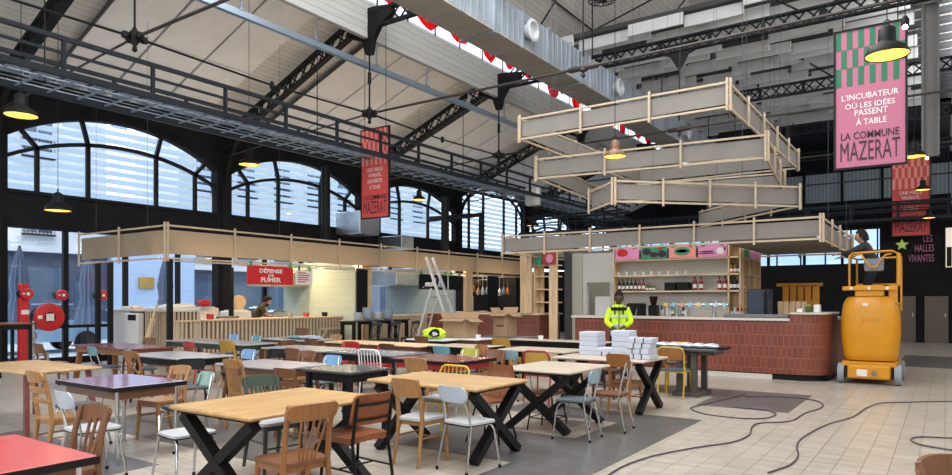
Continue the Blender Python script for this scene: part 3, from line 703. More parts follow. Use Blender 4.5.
for s, z, a0, a1 in (('LES',3.72,-.66,-.38),('HALLES',3.37,-.92,-.33),('VIVANTES',3.0,-1.12,-.33)): b = MB(); put_text(b, s, a0, a1, z, z+.26, 'y', 29.97, .0); solo('wall_lettering', b, 'pinktext', 'pink lettering %s on the black far wall' % s, 'lettering', 'pink words on the far wall')
b = MB(); put_text(b, 'TOILETTES', -5.42, -4.45, 1.92, 2.1, 'y', 29.96, .03); solo('toilet_sign', b, 'cream', 'white lettering TOILETTES on the low black wall behind the bar', 'sign')

# ================================================================= LAMPS
def lamp(x, y, z, d, label, top, m='black', lit=True, e=12, group='industrial pendant lamps'):
    t = thing('pendant_lamp', label, 'lamp', (x, y, z), 0, group); r = d/2
    b = MB(); b.lathe([(r,0),(r*1.0,.02),(r*.86,r*.38),(r*.42,r*.66),(r*.40,r*.75),(r*.38,r*1.35),(r*.2,r*1.5),(.02,r*1.55)], n=28); b.lathe([(r*.97,.005),(r*.83,r*.36),(r*.4,r*.62),(0,r*.64)], n=28); b.build('shade', m, t)
    b = MB(); b.lathe([(r*.95,.01),(r*.8,r*.33),(r*.38,r*.56),(0,r*.58)], n=28); b.build('lining', 'lampin' if lit else m, t)
    top = roofz(x)+.02; b = MB(); b.tube([(0,0,r*1.5),(0,0,top-z)], .006, 6); b.build('cord', 'iron', t)
    b = MB(); b.tube([(.03*math.cos(k*.7), 0, r*1.55+.03*math.sin(k*.7)+.03) for k in range(9)], .007, 5); b.build('hook', 'iron', t)
    if lit:
        b = MB(); b.lathe([(0,-.05),(.035,-.03),(.04,.0),(.02,.05),(0,.06)], (0,0,r*.3), 12); b.build('bulb', 'lampin', t)
        l = bpy.data.lights.new('bulb_glow', 'POINT'); l.energy = e; l.color = (1,.7,.35); l.shadow_soft_size = .05; o = bpy.data.objects.new('bulb_glow', l); COL.objects.link(o); o.parent = t; o.location = (0,0,r*.15)
def at(px, py, d):                            # camera model: a spot at distance d along the view
    l = (px-476)/676*d; s, c = math.sin(PSI), math.cos(PSI); return (-s*d+c*l, c*d+s*l, 1.58+(300-py)/676*d)
for px, py, d, dia, lab, top, m in (
    (887,56,7.6,.45,'large black pendant lamp at upper right in front of the pink banner',8.4,'black'),
    (21,116,10.1,.45,'black pendant lamp hanging at the far left under the catwalk',7.9,'black'),
    (58,211,12.7,.46,'black pendant lamp below the first arched window above the slatted counter',7.0,'black'),
    (249,165,15.2,.45,'black pendant lamp between the first and second arched windows',7.4,'black'),
    (419,200,23,.45,'small black pendant lamp in front of the third arched window',7.9,'black'),
    (615,157,10.9,.36,'brown pendant lamp hanging over the timber canopies',8.4,'brown'),
    (914,157,14.0,.44,'black pendant lamp just behind the lower edge of the pink banner',8.4,'black'),
    (533,226,27,.5,'tiny distant pendant lamp left above the lowest canopy',8.0,'black'),
    (923,190,20,.4,'dark pendant lamp beside the red far banner, upper of a column',8.4,'black'),
    (929,218,23,.4,'dark pendant lamp beside the red far banner, second of a column',8.4,'black'),
    (932,229,26,.45,'dark pendant lamp beside the red far banner, third of a column',8.4,'black'),
    (934,240,27.5,.45,'dark pendant lamp beside the red far banner, lowest of a column',8.4,'black')):
    x, y, z = at(px, py, d); lamp(x, y, z, dia, lab, top, m, e=10)
x, y, z = at(602, 2, 12); b = MB()
for k in range(10):
    a = 2*PI*k/10; b.tube([(x+.28*math.cos(a),y+.28*math.sin(a),z+.16),(x+.24*math.cos(a),y+.24*math.sin(a),z+.03),(x,y,z)], .01, 5)
b.tube([(x+.28*math.cos(2*PI*k/24),y+.28*math.sin(2*PI*k/24),z+.16) for k in range(24)], .014, 5, True); b.tube([(x+.24*math.cos(2*PI*k/24),y+.24*math.sin(2*PI*k/24),z+.03) for k in range(24)], .01, 5, True); b.tube([(x,y,z+.16),(x,y,roofz(x))], .01, 5); b.lathe([(0,.1),(.12,.12),(.2,.2),(.05,.28),(0,.28)], (x,y,z), 16)
solo('caged_lamp', b, 'black', 'black caged lamp at the top edge, seen from below', 'lamp')
for px, py, d, lab in ((905,27,9.5,'bright spotlight bulb beside the large black lamp'),(927,158,17,'bright small spotlight beside the second black lamp')):
    x, y, z = at(px, py, d); t = thing('spotlight', lab, 'spotlight', (x,y,z))
    b = MB(); b.lathe([(0,-.03),(.03,-.02),(.035,0),(.02,.03),(0,.035)], n=14); b.build('bulb', 'bulb', t)
    b = MB(); b.lathe([(.05,.02),(.055,.1),(.02,.16),(0,.16)], n=14); b.tube([(0,0,.15),(0,0,roofz(x)+.02-z)], .006, 5); b.build('housing', 'black', t)
b = MB(); x, y, z = at(533, 193, 24); b.cbox(x-.25,x+.25,y-.15,y+.15,z-.45,z+.2,.04); b.tube([(x,y,z+.2),(x,y,5.8)], .02, 5); solo('loudspeaker', b, 'white', 'white loudspeaker box hanging beside the catwalk', 'speaker')

# ================================================================= BAR
def rounded(x0, x1, y0, y1, r, n=8):
    """footprint: rounded front-right corner (x1,y0)"""
    p = [(x0,y0)]+[(x1-r+r*math.sin(a), y0+r-r*math.cos(a)) for a in [k*PI/2/n for k in range(n+1)]]+[(x1,y1),(x0,y1)]
    return p
BX0, BX1, BY = -7.15, -1.83, 14.4
t = thing('bar_counter', 'long terracotta tiled bar counter with rounded right corner', 'bar', ((BX0+BX1)/2, BY+.3, 0))
def shell(out, th):                            # L-shaped footprint from front and right return
    return out
fr = [(BX0,BY),(BX1-.5,BY)]+[(BX1-.5+.5*math.sin(a), BY+.5-.5*math.cos(a)) for a in [k*PI/20 for k in range(1,11)]]+[(BX1,BY+2.6)]
bk = [(BX1-.55,BY+2.6),(BX1-.55,BY+.6),(BX0,BY+.6)]
b = MB(); b.prism(fr+bk, .12, 1.17); b.build('tiled_front', 'terra', t, True)
b = MB(); ins = [(x-(.04 if x > BX1-.6 else 0), y+.05) for x, y in fr]; b.prism(ins+bk, 0, .12); b.build('dark_plinth', 'black', t, True)
b = MB(); b.box(BX0, BX1-1.0, BY+.02, BY+.06, 0, .10); b.build('pale_kickboard', 'concrete', t, True)
b = MB(); b.prism([(BX0-.08,BY-.05),(BX1-.67,BY-.05),(BX1-.67,BY+.65),(BX0-.08,BY+.65)], 1.17, 1.215); b.prism([(BX1-.6,BY+1.4),(BX1+.05,BY+1.4),(BX1+.05,BY+2.65),(BX1-.6,BY+2.65)], 1.17, 1.215); b.build('worktop', 'concrete', t, True)
up = [(BX1-.67,BY),(BX1-.5,BY)]+[(BX1-.5+.5*math.sin(a), BY+.5-.5*math.cos(a)) for a in [k*PI/20 for k in range(1,11)]]+[(BX1,BY+1.4),(BX1-.55,BY+1.4),(BX1-.55,BY+.6),(BX1-.67,BY+.6)]
b = MB(); b.prism(up, 1.17, 1.30); b.build('raised_tiled_section', 'terra', t, True)
b = MB(); b.prism([(x+(.03 if x > BX1-.3 else 0), y-(.03 if y < BY+.3 else 0)) for x, y in up], 1.30, 1.335); b.build('raised_worktop', 'concrete', t, True)
# beer taps
t = thing('beer_tap_rail', 'chrome beer tap rail with a row of colourful round badges', 'beer taps', (-4.55,BY+.35,1.215))
b = MB(); b.tube([(-5.15,BY+.35,1.48),(-3.75,BY+.35,1.48)], .035, 10); 
for x in (-4.85,-4.05): b.tube([(x,BY+.35,1.215),(x,BY+.35,1.48)], .035, 10); b.lathe([(.07,0),(.07,.02),(.03,.03)], (x,BY+.35,1.215), 14)
b.build('rail', 'chrome', t, True)
for k in range(8):
    x = -5.08+k*.18; col = ((.8,.45,.1),(.2,.5,.6),(.75,.35,.15),(.3,.6,.8),(.8,.6,.3),(.2,.45,.3),(.5,.7,.8),(.3,.6,.6))[k]
    b = MB(); b.tube([(x,BY+.31,1.46),(x,BY+.25,1.42),(x,BY+.25,1.36)], .012, 6); b.tube([(x,BY+.33,1.5),(x,BY+.31,1.6)], .012, 6); f = b.build('tap', 'chrome', t, True)
    b = MB(); b.lathe([(0,-.02),(.045,-.018),(.05,0),(.045,.01),(0,.012)], (x,BY+.29,1.48), 18, 'y'); b.build('badge', mat('tap badge %d' % k, col, .3), f, True)
# back bar shelves
SY = 16.6
t = thing('back_bar_shelving', 'pine back bar shelving with pigeonholes and illustrated headboards', 'shelving', (-5.5, SY+.2, 0))
b = MB()
XS = (-7.15, -4.22, -3.96)
for x in (-7.15, -4.24, -3.98): b = MB(); b.box(x, x+.035, SY, SY+.34, .9, 2.96); b.build('upright', 'pine', t, True)
for z, nm in ((2.93,'top'),(2.58,'s'),(2.18,'s'),(1.78,'s'),(1.15,'s')):
    b = MB(); b.box(-7.15, -3.95, SY, SY+.34, z, z+.035); b.build('shelf', 'pinex', t, True)
for y in (SY+.34, SY+.95, SY+1.55, SY+2.15):
    b = MB(); b.box(-4.3, -3.96, y, y+.03, .9, 2.96); b.build('upright', 'pine', t, True)
for z in (2.93, 2.58, 2.18, 1.78, 1.4, 1.0):
    b = MB(); b.box(-4.3, -3.96, SY+.3, SY+2.18, z, z+.03); b.build('shelf', 'pinex', t, True)
b = MB(); b.box(-4.32,-4.30,SY+.34,SY+2.18,.9,2.96); b.build('back_panel', 'pine', t, True)
b = MB(); b.box(-7.15,-3.95,SY,SY+.6,0,.95); b.box(-7.15,-4.0,SY+.02,SY+.6,.95,1.0); b.build('base_cabinet', 'pinex', t, True)
b = MB(); b.box(-8.5,-8.09,SY+.4,SY+.55,0,2.85); b.box(-8.09,-7.4,SY+.4,SY+.55,2.06,2.85); b.box(-7.4,-4.32,SY+.4,SY+.55,0,2.85); struct('wall_bar', b, 'chev')
b = MB(); b.box(-8.5,-8.2,SY+.33,SY+.4,0,2.86); struct('trim_30', b, 'plaster')
b = MB(); b.box(-8.62,-8.5,SY+.1,SY+.42,0,2.9); struct('trim_31', b, 'greyiron')
b = MB(); b.box(-9,-7,SY+1.6,SY+1.7,0,2.8); struct('wall_back_room', b, 'plaster')
t = thing('refrigerator', 'white refrigerator seen in the opening left of the shelves', 'refrigerator', (-7.85,SY+1.1,0)); b = MB(); b.cbox(-8.0,-7.45,SY+.75,SY+1.4,.02,1.68,.02); b.build('cabinet', 'white', t, True); b = MB(); b.cbox(-7.99,-7.46,SY+.71,SY+.75,.1,1.66,.01); f = b.build('door', 'white', t, True); b = MB(); b.box(-7.55,-7.52,SY+.67,SY+.71,.8,1.2); b.build('handle', 'steel', f, True)
# header signs
def sign(label, x0, x1, y, z0, z1, m, blobs, texts, n=0):
    t = thing('illustrated_sign', label, 'sign', ((x0+x1)/2, y, z0)); b = MB(); b.box(x0, x1, y-.02, y, z0, z1); b.build('board', m, t, True)
    for mm, cx, cz, rx, rz in blobs:
        b = MB(); b.prism([(x0+(x1-x0)*cx+rx*math.cos(2*PI*k/20)*(1+.07*math.sin(k*3)), z0+(z1-z0)*cz+rz*math.sin(2*PI*k/20)) for k in range(20)], y-.026, y-.021, 'xz'); b.build('motif', mm, t, True)
    for mm, s, a, c, d, e in texts:
        b = MB(); put_text(b, s, x0+(x1-x0)*a, x0+(x1-x0)*c, z0+(z1-z0)*d, z0+(z1-z0)*e, 'y', y-.029, .02); b.build('lettering', mm, t, True)
    b = MB()
    for x in (x0+.12, x1-.12): b.box(x-.04,x+.04,y-.05,y+.01,z1-.02,z1+.06)
    b.build('clip', 'greensign', t, True)
W4 = (4.24-.0, )
sx = [-7.1,-6.4,-5.68,-4.96,-4.26]
sign('pink board with red speech bubble above the shelves, leftmost', sx[0]+.03, sx[1]-.03, SY-.0, 2.62, 2.92, 'pinksign', [('redsign',.3,.6,.15,.1)], [])
sign('green board with dark scribbles above the shelves, second from left', sx[1]+.03, sx[2]-.03, SY-.0, 2.62, 2.92, 'greensign', [('ink',.22,.6,.12,.08),('ink',.5,.35,.1,.07),('ink',.82,.4,.11,.09),('redsign',.72,.85,.05,.03)], [])
sign('pink striped board with green oval above the shelves', sx[2]+.03, sx[3]-.03, SY-.0, 2.62, 2.92, 'lightcoral', [('greensign',.5,.55,.2,.1),('ink',.5,.55,.14,.04)], [])
sign('pink board with pale seal above the shelves, rightmost', sx[3]+.03, sx[4]-.0, SY-.0, 2.62, 2.92, 'pinksign', [('cream',.78,.45,.09,.08),('ink',.3,.45,.18,.015),('ink',.3,.3,.2,.015),('ink',.93,.6,.02,.06)], [])
for k, (m, lab) in enumerate((('greensign','small green board'),('pinksign','small pink board'),('pinksign','second small pink board'))):
    y0 = SY+.37+k*.6; b = MB(); b.box(-3.965,-3.955,y0+.02,y0+.56,2.63,2.92); solo('side_sign', b, m, '%s on the side return of the bar shelving, %s' % (lab, ('nearest','middle','farthest')[k]), 'sign')
# bottles etc
def bottle(x, y, z, h, m, label, group, r=.038):
    t = thing('bottle', label, 'bottle', (x,y,z), 0, group)
    b = MB(); b.lathe([(0,0),(r,.0),(r,h*.6),(r*.85,h*.68),(r*.35,h*.78),(r*.33,h*.96),(0,h*.96)], n=12); b.build('glass_body', m, t)
    b = MB(); b.lathe([(r*1.03,h*.18),(r*1.03,h*.45)], n=12); b.build('label', 'label', t)
    b = MB(); b.lathe([(r*.38,h*.9),(r*.4,h),(0,h)], n=10); b.build('cap', 'black', t)
def glass(x, y, z, h, label, group, r=.035):
    b = MB(); b.lathe([(r*.8,0),(r,h),(r*.9,h),(r*.7,.01),(0,.01)], (x,y,z), 12); solo('drinking_glass', b, 'clear', label, 'glass', group)
for k in range(7): bottle(-7.03+k*.11, SY+.15, 1.815, .30, ('wine','wine','wine','wine','wine','redwine','redwine')[k], 'dark bottle in the row at the left end of the middle shelf', 'dark bottles on the middle shelf')
for k in range(3): bottle(-6.28+k*.09, SY+.15, 1.815, .16, 'greenb', 'small bottle beside the dark bottles on the middle shelf', 'small bottles on the middle shelf')
for k, x in enumerate((-5.05,-4.9,-4.46,-4.33)): bottle(x, SY+.12, 1.815, .34, 'redwine', 'tall red bottle on the middle shelf, %s' % ('left pair' if k < 2 else 'right pair'), 'tall red bottles, %s pair' % ('left' if k < 2 else 'right'), .05)
for k in range(2):
    b = MB(); b.cbox(-5.8+k*.32,-5.51+k*.32,SY+.05,SY+.3,1.815,2.02,.015); solo('black_box', b, 'black', 'black box on the middle shelf, %s of two' % ('left','right')[k], 'box')
for k in range(9): glass(-7.05+k*.22, SY+.15, 2.215, .09, 'small clear glass on the upper bar shelf', 'glasses on the upper shelf')
for k in range(6): glass(-6.3+k*.2, SY+.2, 1.185, .16, 'clear glass on the back bar behind the counter', 'glasses on the back bar', .045)
for k in range(12): bottle(-6.9+k*.14, SY+.22, 1.185, .27, ('clear','greenb','clear','wine')[k%4], 'bottle standing on the back bar below the shelves', 'bottles on the back bar')
for k in range(3): bottle(-4.17+k*.085, SY+.06, 2.215, .24, ('whisky','whisky','wine')[k], 'amber or dark bottle in the upper corner pigeonhole', 'bottles in the upper pigeonhole')
for k in range(3): bottle(-4.18+k*.09, SY+.06, 1.815, .31, 'wine', 'dark bottle in the middle corner pigeonhole', 'bottles in the middle pigeonhole', .042)
for k in range(4): bottle(-4.16+k*.07, SY+.06, 1.185, .28, ('greenb','clear','redwine','wine')[k], 'bottle in the lower corner pigeonhole', 'bottles in the lower pigeonhole', .03)
for k in range(5): bottle(-4.08, SY+.48+k*.09, 1.815, .25, ('whisky','greenb')[k%2], 'bottle on the side return of the shelving, middle row', 'bottles on the side shelves')
for k in range(6): bottle(-4.08, SY+1.05+k*.08, 2.215, .22, ('wine','label')[k%2], 'small bottle on the side return of the shelving, upper row', 'small bottles on the side shelves')
t = thing('coffee_grinder', 'black coffee grinder on the back bar', 'coffee grinder', (-5.95,BY+1.9,1.0)); b = MB(); b.cbox(-6.05,-5.85,BY+1.8,BY+2.05,1.0,1.45,.02); b.build('body','black',t,True); b = MB(); b.lathe([(.06,0),(.11,.2),(.11,.22),(0,.23)], (-5.95,BY+1.92,1.45), 16); b.build('hopper','wine',t,True)
t = thing('coffee_machine', 'black espresso machine beside the grinder on the back bar', 'coffee machine', (-6.4,BY+1.9,1.0)); b = MB(); b.cbox(-6.6,-6.2,BY+1.75,BY+2.1,1.0,1.5,.03); b.build('body','black',t,True); b = MB(); b.box(-6.55,-6.25,BY+1.68,BY+1.75,1.1,1.16); b.tube([(-6.3,BY+1.7,1.35),(-6.3,BY+1.62,1.2)],.01,6); b.build('drip_tray','steel',t,True)
t = thing('display_fridge', 'dark blue grey cabinet standing behind the bar counter', 'cabinet', (-3.2,BY+1.35,0)); b = MB(); b.cbox(-3.55,-3.12,BY+1.1,BY+1.6,.0,1.82,.02); b.build('cabinet', mat('dark blue cabinet', (.025,.045,.075), .35), t, True); b = MB(); b.box(-3.2,-3.14,BY+1.06,BY+1.1,.9,1.78); b.build('door_edge','black',t,True)
b = MB(); b.cbox(-3.8,-2.55,BY+.1,BY+.5,1.216,1.29,.015)
for k in range(5): b.box(-3.7+k*.22,-3.6+k*.22,BY+.09,BY+.101,1.235,1.27)
solo('bottle_tray', b, 'dgrey_top', 'low blue grey tray on the bar counter left of the raised section', 'tray')
t = thing('wooden_crate', 'pale wooden crate behind the bar near the yellow machine', 'crate', (-2.75,15.9,0)); b = MB()
for k in range(5): b.box(-3.02+k*.12,-2.92+k*.12,16.0,16.04,1.0,1.55)
b.box(-3.03,-2.42,16.04,16.3,.0,1.5); b.build('slats','pine',t,True)
# yellow machine behind the bar: another lift, folded
t = thing('folded_lift', 'yellow folded lift machine behind the right end of the bar', 'lift machine', (-2.3,19.9,0))
b = MB(); b.cbox(-3.7,-2.65,19.6,20.4,.1,1.15,.05); b.build('body','lift',t,True)
b = MB()
for k in range(5): b.cbox(-3.6+k*.18,-3.45+k*.18,19.7,19.9,1.15,2.0,.02)
b.box(-3.75,-2.65,19.7,19.9,1.95,2.03); b.build('mast','lift',t,True)
b = MB(); b.prism([(-3.2,1.1),(-3.1,1.4),(-2.95,1.6),(-2.75,1.58),(-2.6,1.1)], 19.2, 19.6, 'xz'); b.build('hood','lift',t,True)
for x in (-3.5,-2.8):
    b = MB(); b.lathe([(0,-.08),(.2,-.08),(.24,-.05),(.24,.05),(.2,.08),(0,.08)], (x,19.55,.24), 18, 'y'); b.build('wheel','tyre',t,True)
for k in range(3):
    b = MB(); b.cbox(-2.40+k*.15,-2.29+k*.15,BY+.15,BY+.32,1.336,1.41+.04*k,.01); solo('counter_box', b, ('label','greenb','white')[k], '%s small item on the raised end of the bar' % ('left','middle','right')[k], 'box')

# left small bar with pine tower
t = thing('side_bar', 'small terracotta tiled counter left of the main bar with stepped top', 'bar', (-10.2,16.3,0))
b = MB(); b.box(-11.0,-9.02,16.0,17.2,0,1.17); b.build('tiled_front','terra',t,True)
b = MB(); b.box(-11.9,-11.0,16.0,17.2,0,.86); b.box(-12.9,-11.9,16.0,17.2,0,1.17); b.build('lower_tiled_front','terra',t,True)
b = MB(); b.box(-11.05,-8.95,15.95,17.25,1.17,1.215); b.box(-12.95,-11.88,15.95,17.25,1.17,1.215); b.box(-11.88,-11.05,15.95,17.25,.86,.9); b.build('pine_top','pinex',t,True)
b = MB(); b.box(-11.9,-11.5,15.98,16.4,.9,1.215); b.build('pine_panel','pine',t,True)
t = thing('pine_tower', 'tall pine shelf tower with small sign boards left of the bar', 'shelving', (-9.5,16.3,0))
b = MB(); b.cbox(-9.55,-9.2,15.88,15.96,1.215,2.9,.005); b.build('wide_post','pine',t,True)
for bb in ((-9.2,-9.16,16.0,16.35,1.215,2.9),(-8.72,-8.48,16.0,16.06,0,2.85),(-9.3,-9.05,16.3,16.34,1.215,2.9)): b = MB(); b.box(*bb); b.build('upright','pine',t,True)
for z in (1.5,1.85,2.2,2.5,2.86):
    b = MB(); b.box(-9.2,-8.5,16.05,16.35,z,z+.03); b.build('shelf','pinex',t,True)
b = MB(); b.box(-9.16,-8.94,15.98,16.0,2.53,2.85); solo('green_sign', b, 'greensign', 'small green board at the top of the pine tower', 'sign')
b = MB(); b.box(-8.9,-8.5,15.96,15.98,2.53,2.85); b.cur = 1; b.prism([(-8.68+.1*math.cos(k*PI/8),2.69+.12*math.sin(k*PI/8)) for k in range(16)],15.945,15.955,'xz'); b.cur = 0; solo('red_sign', b, ['brick_red','pinksign'], 'small red board with pink disc beside the green one on the pine tower', 'sign')

# ================================================================= KITCHEN STANDS
def slatwall(mb, a0, a1, pos, z0, z1, axis, step=.12, w=.06):
    a = a0
    while a < a1-.01:
        if axis == 'y': mb.box(pos, pos+.03, a, a+w, z0, z1)
        else: mb.box(a, a+w, pos-.03, pos, z0, z1)
        a += step
t = thing('slatted_counter', 'kitchen counter clad in pale vertical wooden slats facing the tables', 'counter', (-14.95,11.7,0))
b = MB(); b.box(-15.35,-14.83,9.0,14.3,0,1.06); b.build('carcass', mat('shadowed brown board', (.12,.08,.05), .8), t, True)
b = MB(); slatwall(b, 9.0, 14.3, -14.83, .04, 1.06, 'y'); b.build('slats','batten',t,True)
b = MB(); b.box(-15.4,-14.77,8.98,14.35,1.06,1.1); b.build('worktop','pinex',t,True)
t = thing('end_counter', 'taller slatted counter block at the left by the windows', 'counter', (-16.3,9.2,0))
b = MB(); b.box(-17.8,-14.85,8.96,9.6,0,1.3); b.build('carcass','dkbrown',t,True)
b = MB(); slatwall(b, -17.8, -16.75, 8.96, .02, 1.3, 'x', .1, .05); b.build('pale_slats', 'white', t, True)
b = MB(); slatwall(b, -16.0, -14.83, 8.96, .02, 1.3, 'x', .1, .05); slatwall(b, 8.96, 9.6, -14.85, .02, 1.3, 'y', .1, .05); b.build('slats','batten',t,True)
b = MB(); b.box(-17.82,-14.8,8.9,9.65,1.3,1.34); b.build('worktop','concrete',t,True)
b = MB(); b.cbox(-16.68,-16.08,8.78,8.95,.05,1.26,.02); b.box(-16.6,-15.95,8.7,8.95,.0,.1); b.cur = 1; b.box(-16.5,-16.15,8.77,8.79,1.08,1.22); b.cur = 0
solo('appliance_panel', b, ['white','black'], 'white upright panel with a dark slot set in the slatted counter', 'panel')
b = MB(); b.beam((-15.45,8.45,0),(-15.25,8.8,1.5),.2,.04); b.beam((-15.3,8.35,0),(-15.32,8.75,1.15),.14,.04); solo('leaning_boards', b, 'pinex', 'pale wooden boards leaning against the slatted counter', 'board')
for k, (x, w_, h_, m) in enumerate(((-17.4,.25,.08,'label'),(-17.0,.15,.07,'pinex'),(-16.4,.5,.05,'white'),(-15.8,.3,.06,'clear'))):
    b = MB(); b.cbox(x,x+w_,9.1,9.4,1.341,1.341+h_,.01); solo('counter_item', b, m, '%s low item lying on the tall slatted counter' % ('leftmost','second','third','rightmost')[k], 'box')
# partitions and equipment
b = MB(); b.box(-17.8,-14.55,14.6,14.72,0,2.75); struct('wall_partition_green', b, 'kitchen_tile')
b = MB(); b.box(-17.8,-14.5,19.5,19.62,0,2.75); struct('wall_partition_blue', b, 'kitchen_blue')
b = MB(); b.box(-17.8,-14.5,23.8,23.9,0,2.75); struct('wall_partition_end', b, 'blackwall')
b = MB(); b.prism([(-17.7,2.0),(-16.6,2.0),(-16.4,2.35),(-16.4,2.6),(-17.7,2.6)], 13.1, 14.58, 'xz'); solo('extractor_hood', b, mat('beige hood', (.48,.42,.30), .5), 'beige extractor hood against the pale green tiles', 'hood')
b = MB(); b.cbox(-17.7,-15.9,18.0,19.5,2.1,2.62,.03); solo('steel_hood', b, 'steel', 'steel extractor hood in the blue tiled stand', 'hood')
b = MB(); b.cbox(-17.9,-16.7,17.0,18.0,3.9,4.7,.02); solo('extract_box', b, 'steel', 'larger shiny steel extract box in front of the second arched window', 'ducting'); b = MB(); b.cbox(-17.9,-16.7,19.2,19.9,3.5,4.0,.02); solo('extract_box', b, 'steel', 'smaller steel extract box right of the larger one above the canopy', 'ducting')
b = MB(); b.tube([(-16.9,15.6,2.7),(-16.9,15.6,6.0)], .15, 16); solo('flue', b, 'black', 'black vertical flue in front of the second arched window', 'flue')
b = MB(); b.tube([(-15.2,19.9,2.7),(-15.2,19.9,5.4)], .15, 16); solo('flue', b, 'black', 'black vertical flue in front of the third arched window', 'flue')
def pcol(x, y, label, w=.3): b = MB(); b.cbox(x-.07,x+.07,y-w/2,y+w/2,0,2.75,.006); solo('timber_post', b, 'pine', label, 'post')
pcol(-14.4,14.9,'broad pine post between the first and second kitchen stands',.42); pcol(-14.3,20.1,'pine post at the right end of the blue tiled stand',.4)
for x, y, lab in ((-17.2,8.4,'slim black post at the left end of the kitchen canopy'),(-14.05,8.4,'slim black post under the front corner of the kitchen canopy'),(-16.6,8.4,'second slim black post left under the kitchen canopy'),(-16.5,11.7,'slim black post beside the red smoking sign')):
    b = MB(); b.box(x-.05,x+.05,y-.05,y+.05,0,2.5); solo('steel_post', b, 'black', lab, 'post')
def hbanner(y0, y1, z0, z1, x, label): b = MB(); b.box(x-.02,x,y0,y1,z0,z1); solo('black_menu_board', b, 'black', label, 'board')
hbanner(14.15,14.6,1.15,2.5,-14.03,'tall black hanging board left of the broad pine post'); hbanner(21.0,21.7,1.15,2.5,-14.03,'tall black hanging board at the third stand')
def ysign(name, label, x, y0, y1, z0, z1, m, txts, tm):
    t = thing(name, label, 'sign', (x, (y0+y1)/2, z0)); b = MB(); b.box(x-.03,x,y0,y1,z0,z1); b.build('board', m, t, True)
    b = MB()
    for s, a, c, d, e in txts:
        if s: put_text(b, s, y0+(y1-y0)*a, y0+(y1-y0)*c, z0+(z1-z0)*d, z0+(z1-z0)*e, 'x', x+.004, .03)
        else: b.box(x, x+.004, y0+(y1-y0)*a, y0+(y1-y0)*c, z0+(z1-z0)*d, z0+(z1-z0)*e)
    b.build('lettering', tm, t, True)
    b = MB()
    for y in (y0+.1, y1-.1): b.box(x-.04,x+.02,y-.02,y+.02,z1-.02,z1+.12)
    b.build('clip', 'greensign', t, True)
ysign('smoking_sign', 'red sign reading DEFENSE DE FUMER above the slatted counter', -13.95, 10.35, 11.75, 1.97, 2.43, 'redsign', [('DÉFENSE',.25,.75,.62,.9),('DE',.44,.56,.42,.56),('FUMER',.28,.72,.12,.38)], 'cream')
ysign('notice_sign', 'small white sign with red lines right of the red sign', -13.95, 11.85, 12.4, 1.99, 2.36, 'white', [('',.1,.6,.78,.86),('',.1,.85,.62,.7),('',.1,.75,.46,.54),('',.1,.8,.3,.38),('',.1,.6,.14,.22)], 'redsign')
ysign('menu_sign', 'wide black sign with small white emblem above the second stand', -13.95, 16.9, 18.4, 1.93, 2.42, 'black', [('',.44,.48,.5,.78),('',.49,.53,.5,.78),('',.54,.58,.5,.78),('',.2,.8,.24,.3),('',.1,.9,.12,.17)], 'cream')
ysign('menu_sign', 'narrow plain black sign beside the wide one at the second stand', -13.95, 18.5, 19.2, 1.93, 2.42, 'black', [('',.3,.35,.1,.12)], 'black')
t = thing('stand_counter', 'slatted wooden counter front of the second kitchen stand', 'counter', (-14.8,17.4,0))
b = MB(); b.box(-15.2,-14.7,15.15,19.8,0,1.04); b.build('carcass','pinex',t,True)
b = MB(); slatwall(b, 15.15, 19.8, -14.7, .04, 1.04, 'y', .16, .11); b.build('slats','batten',t,True)
b = MB(); b.box(-15.25,-14.64,15.1,19.85,1.04,1.08); b.build('worktop','pinex',t,True)
t = thing('far_counter', 'counter of the far kitchen stand with hanging utensils', 'counter', (-14.8,21.9,0)); b = MB(); b.box(-15.2,-14.6,20.4,23.6,0,1.1); b.build('tiled_front','terra',t,True); b = MB(); b.box(-15.25,-14.55,20.35,23.65,1.1,1.15); b.build('worktop','pinex',t,True)
random.seed(21)
b = MB(); b.tube([(-14.6,19.62,2.5),(-14.6,23.8,2.5)], .015, 8); solo('utensil_rail', b, 'steel', 'steel rail with hanging utensils across the far stand', 'rail')
for k in range(9):
    y = 20.9+k*.3; z = 2.2-random.uniform(0,.2); m = ('whisky','card','steel','parasol')[k%4]
    b = MB(); b.tube([(-14.6,y,2.5),(-14.6,y,z)], .008, 5); b.lathe([(0,-.3),(.06,-.28),(.08,-.15),(.03,-.02),(0,0)], (-14.6,y,z), 10); solo('hanging_utensil', b, m, 'utensil hanging from the rail of the far stand', 'utensil', 'hanging utensils')
b = MB(); b.cbox(-15.6,-14.9,21.8,23.0,1.9,2.4,.03); b.tube([(-15.3,22.4,2.4),(-15.3,22.4,5.0),(-17.95,22.4,5.0)], .12, 12); solo('dark_hood', b, 'black', 'dark square hood over the far stand', 'hood')
b = MB(); b.lathe([(.0,0),(.15,0),(.15,.55),(.08,.6),(0,.6)], (-14.8,20.9,1.15), 16); solo('water_dispenser', b, mat('mint plastic', (.35,.7,.6), .3), 'pale green drinks container on the far stand', 'container')
